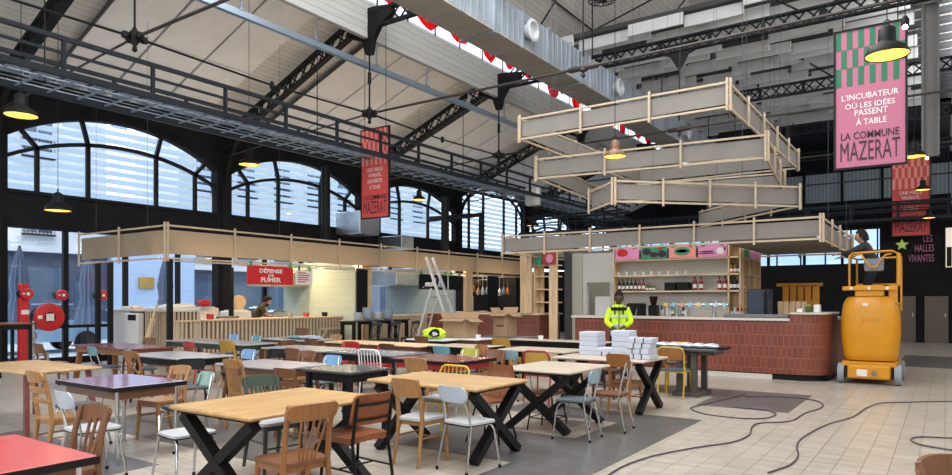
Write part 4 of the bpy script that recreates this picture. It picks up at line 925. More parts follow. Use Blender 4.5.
# rear worktop with appliances in stand 1
t = thing('rear_worktop', 'white rear worktop with appliances in front of the windows', 'counter', (-17.3,11.5,0)); b = MB(); b.box(-17.75,-17.0,9.9,14.4,0,.9); b.build('cabinet','white',t,True); b = MB(); b.box(-17.78,-16.95,9.85,14.45,.9,.94); b.build('top','steel',t,True)
for k, (y, w_, h_, m, lab) in enumerate(((10.1,.9,.5,'white','white ice machine on the rear worktop'),(11.1,.6,.42,'label','cream appliance in the middle of the rear worktop'),(12.0,.8,.32,'white','long white unit on the rear worktop'),(13.0,.4,.42,'steel','steel coffee urn near the chef'),(13.6,.5,.3,'steel','steel pan box behind the chef'))):
    b = MB(); b.cbox(-17.5,-17.05,y,y+w_,.941,.941+h_,.03); b.cbox(-17.4,-17.1,y+.1,y+w_-.1,.941+h_,.97+h_,.01); solo('appliance', b, m, lab, 'appliance')
b = MB(); b.lathe([(0,-.06),(.2,-.06),(.21,0),(.2,.06),(0,.06)], (-17.25,12.5,1.52), 24, 'x'); b.box(-17.35,-17.15,12.4,12.6,1.29,1.34); solo('wooden_disc', b, 'pinex', 'round wooden board standing on the rear worktop', 'board')
b = MB(); b.cbox(-17.1,-16.9,11.0,11.35,1.4,1.58,.04); solo('red_crate', b, 'red', 'red crate on the rear appliances', 'crate')
b = MB(); b.cbox(-15.6,-15.3,10.6,11.1,1.101,1.16,.01); solo('pan', b, 'dgrey_top', 'dark flat grill tray on the slatted counter', 'tray')
for k,(y,m,lab) in enumerate(((13.2,'coral','small coral pot on the slatted counter'),(13.9,'black','small black container at the right end of the slatted counter'),(12.6,'steel','shallow steel pan in front of the chef'),(10.1,'redsign','small red carton on the slatted counter'))):
    b = MB(); b.lathe([(0,0),(.08,0),(.09,.12),(.07,.12),(.06,.02),(0,.02)], (-15.1,y,1.101), 14); solo('pot', b, m, lab, 'pot')
b = MB(); b.box(-14.72,-14.68,13.3,14.3,.72,.78); b.beam((-14.7,13.3,.3),(-14.7,13.6,.74),.05,.05); b.box(-14.73,-14.68,13.3,13.35,0,.75); b.box(-14.73,-14.68,14.2,14.25,0,.75); solo('pine_trestle', b, 'batten', 'light pine trestle frame in front of the slatted counter', 'trestle')
# fire post, hose reel
t = thing('fire_post', 'red fire post with valves beside the window wall at left', 'fire equipment', (-17.45,6.85,0))
b = MB(); b.cbox(-17.55,-17.35,6.76,6.94,0,1.95,.02); b.build('post','redsign',t,True)
b = MB(); b.box(-17.345,-17.34,6.77,6.93,1.25,1.35); b.build('label','cream',t,True)
b = MB(); b.tube([(-17.3,7.0,.1),(-17.3,7.0,1.1)], .03, 8); b.tube([(-17.3,7.0,.3),(-17.3,7.3,.3),(-17.3,7.3,.15)], .04, 8); b.lathe([(0,-.1),(.08,-.06),(.08,.06),(0,.1)], (-17.3,7.0,.75), 10); b.build('pipework','steel',t,True)
def reel(x, y, z, r, label):
    t = thing('hose_reel', label, 'hose reel', (x,y,z-r)); b = MB(); b.lathe([(r*.35,.1),(r*.9,.1),(r,.08),(r,.0),(r*.9,-.02),(r*.3,-.02)], (0,0,r), 28, 'x'); b.build('disc','redsign',t)
    b = MB(); b.lathe([(0,.13),(r*.36,.12),(r*.38,.1),(r*.3,.09),(0,.09)], (0,0,r), 20, 'x'); b.build('hub','black',t)
    b = MB(); b.lathe([(r*.5,-.02),(r*.96,-.04),(r*.96,-.2),(r*.5,-.22)], (0,0,r), 24, 'x'); b.build('hose','black',t)
    b = MB(); b.box(.13,.135,-.3*r,.22*r,r*.74,r*1.26); b.box(.101,.106,-.8*r,-.5*r,r*.9,r*1.15); b.build('sticker','cream',t)
    return t
reel(-17.5, 7.4, 1.17, .33, 'large red fire hose reel standing beside the red fire post')
for k,(y,z,lab) in enumerate(((6.85,1.72,'small red hose wheel on the front of the fire post'),(7.8,1.70,'small red hose wheel seen behind the large reel'),(8.75,1.70,'small red hose wheel seen above the tall slatted counter'))): reel(-17.75 if k else -17.3, y, z, .13, lab)

# ================================================================= TABLES
def top_board(mb, w, l, z0, z1, r=.012): mb.cbox(-w/2, w/2, -l/2, l/2, z0, z1, r)
def x_table(label, x, y, w, l, m, axis, h=.75):
    """axis 'x': X frames lie in the plane across x (at both y ends); 'y': frames at both x ends"""
    t = thing('cross_leg_table', label, 'table', (x,y,0), 0); b = MB(); top_board(b, w, l, h-.035, h); b.build('tabletop', m, t)
    for s in (-1, 1):
        b = MB()
        if axis == 'x': P = lambda a, z: (a*(w/2-.08), s*(l/2-.1), z); u = (0,1,0)
        else: P = lambda a, z: (s*(w/2-.1), a*(l/2-.08), z); u = (1,0,0)
        b.beam(P(-1,h-.075), P(1,.02), .08, .09, up=u); b.beam(P(1,h-.075), P(-1,.02), .08, .086, up=u); b.beam(P(-1.02,h-.05), P(1.02,h-.05), .02, .09, up=u)
        b.build('leg', 'black', t)
    return t
def leg_table(label, x, y, w, l, m, lm, kind='square', apron=None, h=.75, edge=None, th=.03, rz=0, name='dining_table'):
    t = thing(name, label, 'table', (x,y,0), rz); b = MB(); top_board(b, w, l, h-th, h, .008); b.build('tabletop', m, t)
    if edge:
        b = MB()
        for q in (0,1): o = .002; 
        b.box(-w/2-.006,w/2+.006,-l/2-.006,-l/2,h-th-.015,h-.004); b.box(-w/2-.006,w/2+.006,l/2,l/2+.006,h-th-.015,h-.004); b.box(-w/2-.006,-w/2,-l/2,l/2,h-th-.015,h-.004); b.box(w/2,w/2+.006,-l/2,l/2,h-th-.015,h-.004); b.build('edge_band', edge, t)
    if apron:
        b = MB(); i = .06
        b.box(-w/2+i,w/2-i,-l/2+i,-l/2+i+.02,h-th-.1,h-th); b.box(-w/2+i,w/2-i,l/2-i-.02,l/2-i,h-th-.1,h-th); b.box(-w/2+i,-w/2+i+.02,-l/2+i,l/2-i,h-th-.1,h-th); b.box(w/2-i-.02,w/2-i,-l/2+i,l/2-i,h-th-.1,h-th); b.build('apron', apron, t)
    for sx in (-1,1):
        for sy in (-1,1):
            b = MB(); X, Y = sx*(w/2-.07), sy*(l/2-.07)
            if kind == 'square': b.cbox(X-.03,X+.03,Y-.03,Y+.03,0,h-th,.004)
            elif kind == 'thick': b.beam((X*1.03,Y*1.03,0),(X*.9,Y*.9,h-th),.075,.075)
            elif kind == 'mid': b.beam((X*1.06,Y*1.03,0),(X*.9,Y*.9,h-th),.05,.05)
            elif kind == 'splay': b.tube([(X*1.06,Y*1.06,0),(X*.86,Y*.86,h-th)],[.017,.03],10)
            elif kind == 'chrome':
                b.tube([(X,Y,.02),(X,Y,h-th)],.019,10); b.lathe([(.022,0),(.024,.03),(.0,.03)],(X,Y,0),10)
            elif kind == 'thin': b.tube([(X,Y,0),(X,Y,h-th)],.013,8)
            b.build('leg', lm, t)
    return t
x_table('light oak block table with black crossed legs, nearest in front', -4.53, 3.68, 1.02, 1.36, 'oak', 'x')
x_table('light oak block table with black crossed legs, middle of the three in a line', -4.3, 5.67, 1.42, .96, 'oakx', 'y')
x_table('pale wood table with black crossed legs behind the middle oak table', -4.02, 7.55, .98, 1.15, 'pale', 'x')
x_table('pale crossed-leg table loaded with white paper packs', -4.05, 9.3, 1.4, 1.0, 'pale', 'y')
leg_table('low red topped table at the bottom left corner with dark edge', -4.23, 1.4, 1.02, .84, 'coral', 'chrome', 'chrome', 'brown', edge='black')
leg_table('glossy purple topped table with black edge and chrome legs', -7.02, 3.66, 1.16, .74, 'purple', 'chrome', 'chrome', 'brown', edge='black')
leg_table('light oak topped table with dark red legs at the left edge', -9.5, 3.82, 1.75, .9, 'oakx', 'redwood', 'mid', None)
leg_table('black square topped table with black legs in the middle', -5.98, 5.87, .82, .74, 'black_top', 'black', 'square', 'black')
leg_table('grey topped wooden table left of the black square one', -7.25, 5.75, 1.3, .8, 'grey_top', 'brown', 'splay', 'brown')
leg_table('grey topped table behind the purple table with mint chair', -9.6, 5.9, 1.5, .85, 'grey_top', 'black', 'splay', 'black')
leg_table('maroon topped table with thick pale wooden legs at far left', -12.3, 6.45, 2.1, .85, 'maroon', 'honey', 'thick', 'honey')
leg_table('long dark green sided table with grey top by the slatted counter', -12.0, 8.25, 2.6, .8, 'grey_top', 'dgreen', 'square', 'dgreen')
leg_table('grey topped brown table near the end of the slatted counter', -11.5, 9.75, 1.6, .8, 'grey_top', 'brown', 'square', 'brown')
leg_table('grey topped long table behind the black square one, left half', -9.1, 8.0, 1.55, .8, 'grey_top', 'brown', 'square', 'dkbrown')
leg_table('grey topped long table behind the black square one, right half', -7.5, 8.0, 1.5, .8, 'dgrey_top', 'black', 'square', 'black')
leg_table('maroon topped table with red sides behind the middle oak table', -5.92, 7.7, 1.2, .95, 'maroon', 'chrome', 'thin', 'red', edge='black')
leg_table('light oak long table before the dark bar table', -9.0, 9.75, 2.5, .7, 'pine', 'brown', 'square', 'brown')
leg_table('pale topped table with black edge right of the light oak long table', -7.15, 10.0, 1.15, .8, 'pale', 'black', 'square', 'black', edge='black')
leg_table('small white topped table carrying the fluorescent jacket', -9.0, 11.35, 1.0, .6, 'white', 'black', 'splay', 'black')
leg_table('white topped table carrying the wide open carton', -8.7, 12.05, 1.3, .75, 'white', 'brown', 'square', 'brown')
leg_table('dark topped table carrying the tall open carton', -8.3, 13.25, 1.2, .7, 'dgrey_top', 'brown', 'square', 'dkbrown')
leg_table('long black edged bench table in front of the side bar', -6.5, 12.35, 2.3, .65, 'pale', 'black', 'square', 'black', edge='black')
leg_table('pale wood table between the crossed-leg tables and the bar', -5.6, 10.05, 1.3, .8, 'pale', 'black', 'splay', None)
leg_table('tall black bar table with wooden top at the left edge', -16.1, 6.0, 1.0, .7, 'brown', 'black', 'square', 'black', h=1.1, name='bar_table')
# dark trestle table with pedestal
t = thing('pedestal_table', 'dark grey pedestal table standing by the terracotta bar', 'table', (-3.65,11.4,0))
b = MB(); b.cbox(-.68,.66,-.4,.4,.74,.785,.006); b.build('tabletop','black_top',t)
gw = mat('weathered grey wood', (.075,.065,.055), .7, 0, .3, 8)
for k,(X,Y) in enumerate(((.04,-.28),(.28,-.28),(.04,.28),(.28,.28))):
    b = MB(); b.cbox(X-.045,X+.045,Y-.045,Y+.045,.06,.74,.004); b.build('leg',gw,t)
b = MB(); b.cbox(-.06,.38,-.36,.36,0,.07,.005); b.build('foot_frame',gw,t)
b = MB(); b.cbox(-.6,.6,-.3,.3,.68,.74,.005); b.build('apron',gw,t)
# bar height table with bowls
t = thing('bar_table', 'tall black table stacked with bowls in front of the second stand', 'table', (-13.75,14.65,0)); b = MB(); b.cbox(-.3,.3,-1.2,1.2,.96,1.0,.006); b.build('tabletop','black_top',t)
for k, y in enumerate((-1.12,-.45,.35,1.12)):
    b = MB(); b.cbox(-.26,-.18,y-.04,y+.04,0,.96,.004); b.cbox(.18,.26,y-.04,y+.04,0,.96,.004); b.box(-.18,.18,y-.03,y+.03,.88,.96); b.build('leg','black',t)
for k,(y,n,r,m,lab) in enumerate(((-.75,4,.13,'clear','stack of clear glasses on the tall black table'),(-.35,7,.15,'paleblue','tall stack of pale bowls on the tall black table'),(.05,4,.15,'white','low stack of white bowls on the tall black table'),(.5,5,.17,'paleblue','wide stack of pale blue bowls on the tall black table'))):
    b = MB()
    for q in range(n): b.lathe([(r*.4,0),(r*.9,.05),(r,.09),(r*.95,.09),(r*.5,.015),(0,.015)], (-13.75,14.65+y,1.001+q*.045), 20)
    solo('bowl_stack', b, m, lab, 'bowls')

# ================================================================= CHAIRS
def legs4(t, m, w, d, hs, r, splay=.02, foot=None, back=True):
    for sx in (-1,1):
        for sy in ((-1,1) if back else (-1,)):
            b = MB(); b.tube([(sx*(w/2+splay), sy*(d/2+splay), .0),(sx*w/2, sy*d/2, hs)], [r*.75, r], 10); b.build('leg', m, t)
def seat_poly(w0, w1, d, r=.05, n=5):
    c = [(-w0/2,-d/2),(w0/2,-d/2),(w1/2,d/2),(-w1/2,d/2)]; out = []
    for k in range(4):
        p = Vector(c[k]); a = (Vector(c[k-1])-p).normalized(); e = (Vector(c[(k+1)%4])-p).normalized()
        for q in range(n+1):
            s = q/n; out.append(tuple(p+a*r*(1-s)**2+e*r*s**2))
    return out
def wood_chair(label, x, y, rz, m='beech', seat=None, back='slats', h=.83, w=.40, group=None, n=5):
    t = thing('wooden_chair', label, 'chair', (x,y,0), rz, group); seat = seat or m
    b = MB(); b.prism(seat_poly(w+.02, w-.04, .40, .07), .43, .455); b.build('seat', seat, t)
    b = MB(); b.prism(seat_poly(w-.02, w-.07, .36, .05), .385, .43); b.build('seat_frame', m, t)
    for s in (-1,1):
        b = MB(); b.tube([(s*(w/2-.005),-.185,0),(s*(w/2-.03),-.165,.43)], [.016,.023], 10); b.build('front_leg', m, t)
        b = MB(); X = s*(w/2-.035); b.tube([(X*1.06,.25,0),(X,.2,.25),(X,.175,.44),(X,.2,.65),(X*1.02,.255,h)], [.016,.02,.023,.02,.018], 10); b.build('back_post', m, t)
    yb = lambda z: .175+max(0,(z-.44))*.2
    def rail(z0, z1, nm, bow=.035, th=.024):
        b = MB(); W = w-.02
        b.sheet(lambda u, v: ((u-.5)*W, yb(z0+(z1-z0)*v)+.0+bow*(1-(2*u-1)**2)-.012, z0+(z1-z0)*v+(.012*(1-(2*u-1)**2) if v > .5 else 0)+((v-.5)*-(z1-z0)*.45*max(0,(abs(2*u-1)-.8)/.2)**2)), 16, 4, (0,th,0)); b.build(nm, m, t)
    if back == 'slats':
        rail(h-.10, h, 'top_rail', .045, .032 if m == 'honey' else .024); 
        b = MB()
        for k in range(n):
            u = (k+1)/(n+1); X = (u-.5)*(w*.72); b.beam((X*.8,.18,.45),(X,yb(h-.08)+.03,h-.08), .02, .012, up=(0,1,0))
        b.build('back_slats', m, t)
    elif back == 'bent':
        rail(h-.105, h, 'top_rail', .06, .036); b = MB()
        for k in range(5):
            X = (k-2)*.042; b.tube([(X*.7,.18,.45),(X*1.1,yb(.65)+.03,.65),(X*1.2,yb(h-.08)+.055,h-.08)], .008, 6)
        b.build('back_slats', m, t)
    elif back == 'ladder':
        rail(h-.10, h, 'top_rail'); rail(h-.2, h-.155, 'middle_rail'); rail(h-.3, h-.26, 'lower_rail')
    elif back == 'plate': rail(h-.17, h, 'top_rail', .045)
    elif back == 'cross':
        rail(h-.09, h, 'top_rail'); b = MB(); b.tube([(-w/2+.05,.2,.5),(w/2-.06,.25,h-.09)], .011, 8); b.tube([(w/2-.05,.2,.5),(-w/2+.06,.25,h-.09)], .011, 8); b.build('back_cross', m, t)
    b = MB(); b.tube([(-w/2+.02,-.17,.22),(w/2-.02,-.17,.22)], .009, 8); b.tube([(-w/2+.02,-.17,.27),(-w/2+.03,.2,.27)], .009, 8); b.tube([(w/2-.02,-.17,.27),(w/2-.03,.2,.27)], .009, 8); b.build('stretcher', m, t)
    return t
def bentwood_chair(label, x, y, rz, m='honey', seat='brown', h=.86, w=.42):
    t = wood_chair(label, x, y, rz, m, seat, 'bent', h, w, n=4); b = MB()
    for s in (-1,1): b.tube([(s*.16,-.17,.2)]+[(s*(.16-.16*math.sin(a)), -.17, .2+.19*(1-math.cos(a))) for a in [k*PI/12 for k in range(1,7)]], .009, 8)
    for s in (-1,1): b.tube([(s*.165,.2,.2)]+[(s*(.165-.16*math.sin(a)), .195, .2+.19*(1-math.cos(a))) for a in [k*PI/12 for k in range(1,7)]], .009, 8)
    b.build('bent_brace', m, t); return t
def formica_chair(label, x, y, rz, m, seat='seatgrey', group=None, frame='chrome', plate=True, h=.80):
    t = thing('metal_frame_chair', label, 'chair', (x,y,0), rz, group)
    b = MB(); b.prism(seat_poly(.39,.35,.37,.07), .435, .455); b.build('seat', seat, t)
    b = MB(); b.prism(seat_poly(.395,.355,.375,.07), .425, .435); b.build('seat_edge', 'black', t)
    for s in (-1,1):
        b = MB(); b.tube([(s*.2,-.21,.02),(s*.165,-.17,.36),(s*.15,-.13,.415),(s*.14,.0,.422)], .011, 10); b.build('front_leg', frame, t)
        b = MB(); b.tube([(s*.19,.235,.02),(s*.165,.15,.42),(s*.155,.16,.5),(s*.125,.235,h-.03)], .011, 10); b.build('back_leg', frame, t)
        for q in ((s*.2,-.21),(s*.19,.235)):
            b = MB(); b.lathe([(.014,0),(.016,.03),(0,.03)], (q[0],q[1],0), 8); b.build('rubber_foot', 'black', t)
    b = MB(); b.tube([(-.16,.16,.415),(.16,.16,.415)], .009, 8); b.build('cross_tube', frame, t)
    if plate:
        def f(u, v):
            a = (u-.5)*2; W = .18*(1-.08*abs(2*v-1)**4); vv = v*(1) ; r = 1-.3*(max(0, abs(a)-.8)/.2)**2
            zc = h-.08; return (a*W, .225+(v-.5)*.03+.035*(1-a*a)-.01, zc+(v-.5)*.15*r)
        b = MB(); b.sheet(f, 14, 6, (0,.012,0)); b.build('backrest', m, t)
    return t
def leather_chair(label, x, y, rz):
    t = thing('industrial_chair', label, 'chair', (x,y,0), rz)
    b = MB(); b.sheet(lambda u, v: ((u-.5)*.43, (v-.5)*.42, .47+.012*math.sin(u*PI)+.002*math.cos(u*PI*14)-.0*v), 42, 8, (0,0,-.05)); b.build('seat', 'leather', t)
    def f(u, v): a = (u-.5)*2; return (a*.205, .215+.05*(v)+.04*(a*a-1)*-1*.8, .695+(v-.5)*.25*(1-.22*(max(0,abs(a)-.82)/.18)**2))
    b = MB(); b.sheet(f, 16, 8, (0,-.03,0)); b.build('backrest', 'leather', t)
    for z in (.62,.74):
        b = MB(); b.sheet(lambda u, v: ((u-.5)*.375, .218+.05*((z-.56)/.27)+.034*(1-(2*u-1)**2)+.012, z+(v-.5)*.02), 12, 1, (0,.006,0)); b.build('back_strap', 'black', t)
    for s in (-1,1):
        b = MB(); b.tube([(s*.2,.28,0),(s*.19,.21,.42),(s*.19,.23,.55),(s*.185,.27,.80)], .014, 8); b.build('back_leg', 'black', t)
        b = MB(); b.tube([(s*.2,-.2,0),(s*.18,-.15,.42),(s*.18,.2,.42)], .014, 8); b.build('front_leg', 'black', t)
    b = MB(); b.tube([(-.195,-.18,.2),(-.195,.25,.2)], .008, 6); b.tube([(.195,-.18,.2),(.195,.25,.2)], .008, 6); b.tube([(-.195,.03,.2),(.195,.03,.2)], .008, 6); b.build('stretcher', 'black', t)
def loop_chair(label, x, y, rz, m, pad, seat, w=.42, h=.80, bars=0):
    t = thing('loop_back_chair', label, 'chair', (x,y,0), rz); W = w/2
    b = MB(); b.prism(seat_poly(w-.02,w-.04,.4,.06), .435, .46); b.build('seat', seat, t)
    r = .08
    pts = [(-W,.24,0),(-W,.18,.44),(-W,.22,h-r)]+[(-W+r-r*math.cos(a),.235,h-r+r*math.sin(a)) for a in [k*PI/10 for k in range(1,6)]]+[(W-r+r*math.sin(a),.235,h-r+r*math.cos(a)) for a in [k*PI/10 for k in range(0,5)]]+[(W,.22,h-r),(W,.18,.44),(W,.24,0)]
    b = MB(); b.tube(pts, .013, 8); b.build('back_loop', m, t)
    for s in (-1,1): b = MB(); b.tube([(s*W,-.2,0),(s*(W-.02),-.17,.43)], .013, 8); b.build('front_leg', m, t)
    b = MB(); b.tube([(-W,-.17,.42),(-W,.18,.42),(W,.18,.42),(W,-.17,.42)], .011, 8, True); b.build('seat_ring', m, t)
    if pad: b = MB(); b.sheet(lambda u, v: ((u-.5)*(w-.04), .215+.03*(1-(2*u-1)**2), h-.2+v*.175), 10, 3, (0,.015,0)); b.build('back_pad', pad, t)
    if bars:
        b = MB()
        for k in range(bars): X = -W+(k+1)*w/(bars+1); b.tube([(X,.19,.46),(X,.235,h-.01)], .006, 6)
        b.build('back_spindles', m, t)
def shell_chair(label, x, y, rz):
    t = thing('plywood_shell_chair', label, 'chair', (x,y,0), rz)
    def f(u, v):
        a = (u-.5)*2
        if v < .5: q = v*2; return (a*(.2+.01*q), -.2+.36*q, .45-.02*math.sin(q*PI)+.03*a*a)
        q = (v-.5)*2; return (a*(.21*(1-.28*q*q)), .16+.09*math.sin(q*PI/2)-.02*a*a, .45+.38*q+.03*a*a*(1-q))
    b = MB(); b.sheet(f, 12, 16, (0,.004,-.01)); b.build('shell', 'orangeply', t)
    for sx in (-1,1):
        for sy in (-1,1): b = MB(); b.tube([(sx*.21,sy*.21,0),(sx*.13,sy*.12,.42)], .010, 8); b.build('leg', 'black', t)
def stool(label, x, y, rz, m, seat, h=.46):
    t = thing('stool', label, 'stool', (x,y,0), rz); b = MB(); b.prism(seat_poly(.34,.34,.34,.08), h-.025, h); b.build('seat', seat, t)
    for sx in (-1,1):
        for sy in (-1,1): b = MB(); b.tube([(sx*.18,sy*.18,0),(sx*.13,sy*.13,h-.02)], .010, 8); b.build('leg', m, t)
    b = MB(); k = .165; b.tube([(-k,-k,.15),(k,-k,.15),(k,k,.15),(-k,k,.15)], .007, 6, True); b.build('foot_ring', m, t)
N_, S_, E_, W_ = 0, PI, -PI/2, PI/2          # the side the backrest is on
R = math.radians
bentwood_chair('honey brown bentwood chair with slatted back in the front centre', -3.86, 3.25, R(-100))
leather_chair('black framed chair with tan leather seat and back beside the bentwood chair', -4.08, 4.08, R(-95))
wood_chair('light beech chair with wide top rail and white seat pushed to the middle oak table', -4.2, 5.13, S_, 'beech', 'seatgrey', 'plate', .83, .36)
formica_chair('chrome chair with pale blue back and white seat at the middle oak table', -3.68, 5.19, R(172), 'paleblue')
loop_chair('yellow metal chair with spindle back behind the middle oak table', -4.78, 6.22, N_, 'yellow', None, 'seatgrey', .42, .8, 6)
shell_chair('orange plywood shell chair with black legs behind the middle oak table', -4.2, 6.36, R(5))
stool('low dark legged stool with brown seat under the pale crossed-leg table', -4.0, 7.3, 0, 'black', 'brown')
formica_chair('chrome chair with powder blue back and grey blue seat right of the pale table', -3.47, 7.02, R(-86), 'chair_blue', 'darkseat')
formica_chair('chrome chair with bare back tubes and brown seat before the white packs', -3.36, 7.72, R(-84), 'chair_blue', 'brown', plate=False, h=.86)
wood_chair('honey wooden chair standing directly in front of the white packs', -3.66, 8.92, S_, 'honey', 'brown', 'plate', .84, .36)
wood_chair('honey wooden chair on the far side of the table with white packs', -3.0, 9.4, E_, 'honey', 'honey', 'plate', .80, .38) if False else None
loop_chair('yellow framed chair with tan back near the dark pedestal table', -3.62, 10.92, S_, 'yellow', 'honey', 'darkseat', .42, .82)
loop_chair('second yellow framed chair partly behind the pedestal table', -3.95, 12.1, R(10), 'yellow', 'honey', 'darkseat', .42, .8)
loop_chair('red framed chair with orange back behind the pale crossed-leg table', -5.12, 9.22, S_, 'red', 'mustard', 'brown', .44, .8)
formica_chair('chair with light teal blue back left of the red framed chair', -5.64, 9.24, S_, 'chair_blue', 'darkseat')
wood_chair('yellow wooden chair in front of the tall open carton', -7.02, 11.2, S_, 'mustard', 'mustard', 'plate', .84, .42)
formica_chair('chrome chair with mint green back at the corner of the purple table', -6.66, 4.16, R(-8), 'mint', 'darkseat')
formica_chair('chrome chair with white blue back at the near side of the purple table', -6.25, 3.0, R(176), 'paleblue')
wood_chair('tall light wooden ladder back chair at the left of the purple table', -7.1, 3.15, S_, 'beech', 'beech', 'ladder', .90, .36)
wood_chair('brown wooden chair at the red table in the bottom left corner', -4.82, 2.1, R(8), 'brown', 'brown', 'slats', .84, .36, n=3)
formica_chair('low red backed chair tucked under the glossy purple table', -7.72, 3.58, N_, 'red', 'darkseat', h=.68)
wood_chair('honey slatted back chair at the near side of the grey topped table', -7.05, 5.27, S_, 'beech', 'beech', 'slats', .86, .38)
wood_chair('light wooden slatted chair behind the purple table', -7.35, 4.3, R(5), 'beech', 'beech', 'slats', .80, .38, n=4)
wood_chair('wooden chair half under the purple table with curved legs', -6.75, 3.55, S_, 'honey', 'seatgrey', 'plate', .70, .36) if False else None
wood_chair('honey open back chair with red cushion near the left grey table', -9.65, 5.42, S_, 'honey', 'coral', 'cross', .84, .40)
wood_chair('dark green painted slatted chair left of the front oak table', -5.2, 4.15, R(80), 'dgreen', 'seatgrey', 'slats', .84, .40)
formica_chair('chrome chair with pale grey seat under the left side of the front oak table', -5.35, 3.35, R(85), 'seatgrey', 'seatgrey', plate=False, h=.6)
wood_chair('brown wooden chair in front of the black square table', -6.15, 5.3, S_, 'brown', 'brown', 'ladder', .80, .38)
wood_chair('light wooden chair in front of the maroon table with red sides', -5.66, 7.02, S_, 'beech', 'beech', 'plate', .82, .38)
loop_chair('white metal chair with spindle back beside the grey long table', -6.85, 7.38, S_, 'white', None, 'white', .42, .86, 6)
wood_chair('mustard wooden chair with broad plain back rail by the green sided table', -10.5, 7.6, S_, 'mustard', 'mustard', 'plate', .85, .42)
wood_chair('worn red slatted chair at the green sided table', -11.6, 7.55, S_, 'brick_red', 'brick_red', 'slats', .80, .38)
formica_chair('chair with dusty blue back in front of the maroon table at left', -11.8, 5.9, R(176), 'teal', 'darkseat')
formica_chair('chair with sage green back right of the dusty blue one', -11.0, 6.1, R(165), 'sage', 'darkseat')
wood_chair('brown chair whose top rail shows behind the maroon table at left', -13.1, 7.15, N_, 'brown', 'brown', 'plate', .82, .42)
formica_chair('chair with sky blue back behind the left grey table', -9.1, 6.55, N_, 'skyblue', 'darkseat')
formica_chair('chair with sky blue back left, behind the green sided table', -12.7, 8.85, N_, 'skyblue', 'darkseat', h=.84)
formica_chair('chair with dark teal back right, behind the green sided table', -12.0, 8.9, N_, 'teal', 'darkseat', h=.84)
wood_chair('brown wooden chair with flared top rail before the slatted counter', -12.35, 10.4, N_, 'brown', 'brown', 'plate', .92, .44)
wood_chair('light brown slatted chair behind the grey topped wooden table', -7.75, 6.55, N_, 'brown', 'honey', 'slats', .82, .38)
formica_chair('chair with sky blue back behind the grey topped wooden table', -7.15, 6.5, N_, 'skyblue', 'darkseat')
wood_chair('brown chair in front of the left half of the grey long table', -8.4, 7.3, S_, 'brown', 'brown', 'plate', .82, .36)
wood_chair('dark red chair behind the left half of the grey long table', -9.1, 8.75, N_, 'brick_red', 'red', 'slats', .80, .40)
wood_chair('red chair behind the right half of the grey long table', -8.2, 8.75, N_, 'red', 'red', 'plate', .78, .40)
formica_chair('chair with teal back in front of the pale table with black edge', -7.05, 9.35, S_, 'teal', 'darkseat')
wood_chair('dark brown chair behind the maroon table with red sides', -5.72, 8.5, N_, 'brown', 'brown', 'plate', .80, .42)
formica_chair('chair with olive yellow back behind the maroon table', -6.35, 8.75, N_, 'olive', 'darkseat')
wood_chair('dark brown chair at the black framed table under the jacket', -8.7, 10.85, S_, 'brown', 'brown', 'plate', .84, .36)
wood_chair('brown leather backed chair whose top shows in the bottom right corner', .20, 3.9, R(60), 'brown', 'brown', 'plate', .80, .40)
formica_chair('black metal chair with grey seat between the mint chair and the grey table', -8.1, 5.15, R(60), 'black', 'darkseat', frame='black')
formica_chair('black metal chair with arms beside the left grey table', -8.75, 6.9, R(20), 'black', 'seatgrey', frame='black')
for k,(y,lab) in enumerate(((13.95,'dark bar chair at the left end of the tall black table'),(14.75,'dark bar chair at the middle of the tall black table'),(15.65,'dark bar chair at the right end of the tall black table'))):
    t = wood_chair(lab, -13.3, y, R(-88), 'greyiron', 'dkbrown', 'cross', .95, .42)
for k,(x,y,rz,m,lab) in enumerate(((-10.1,9.2,S_,'brown','brown chair tucked before the light oak long table, left'),(-9.0,9.2,S_,'red','red chair tucked before the light oak long table, middle'),(-8.1,9.15,S_,'dkbrown','dark chair tucked before the light oak long table, right'),(-11.2,10.4,N_,'beech','light chair behind the table near the slatted counter end'),(-10.6,8.6,R(-90),'brown','brown chair at the end of the green sided table'),(-13.3,5.7,S_,'brown','brown chair at the left end of the maroon table'),(-4.5,10.25,N_,'dkbrown','dark wooden chair behind the table with white packs'),(-6.3,9.6,W_,'honey','honey chair left of the pale table near the bar'))):
    wood_chair(lab, x, y, rz, m, m, ('slats','plate')[k%2], .80, .38)

# ================================================================= THINGS ON TABLES
def pack(x, y, z, w, d, h, label, group, strap=False, rz=0):
    t = thing('paper_pack', label, 'pack', (x,y,z), rz, group); b = MB(); b.cbox(-w/2,w/2,-d/2,d/2,0,h-.002,.006); b.build('wrapping','paper',t)
    if strap:
        b = MB()
        for s in (-.07,.05): b.box(s-.008,s+.008,-d/2-.003,d/2+.003,-.0,h)
        b.build('strap','strap',t)
random.seed(4); ORD = ('lowest','second up','third up','fourth up','topmost fifth')
for k in range(5): pack(-4.42+random.uniform(-.01,.01), 9.5, .75+k*.07, .30, .3, .07, 'white paper pack in the leftmost neat stack, %s' % ORD[k], 'packs in the left stack')
for k in range(2): pack(-4.12, 9.45, .75+k*.06, .3, .28, .06, 'white paper pack in the low stack second from left, %s' % ORD[k], 'packs in the low stack', k == 0)
for k in range(5): pack(-3.83+random.uniform(-.015,.015), 9.3, .75+k*.078, .28, .3, .078, 'white paper pack in the tall stack in front of the workman, %s' % ORD[k], 'packs in the tall stack')
for k in range(4): pack(-3.52+random.uniform(-.02,.02), 9.2, .75+k*.075, .34, .3, .075, 'white paper pack with dark strap in the right hand stack, %s' % ORD[k], 'packs in the strapped right stack', True, random.uniform(-.08,.08))
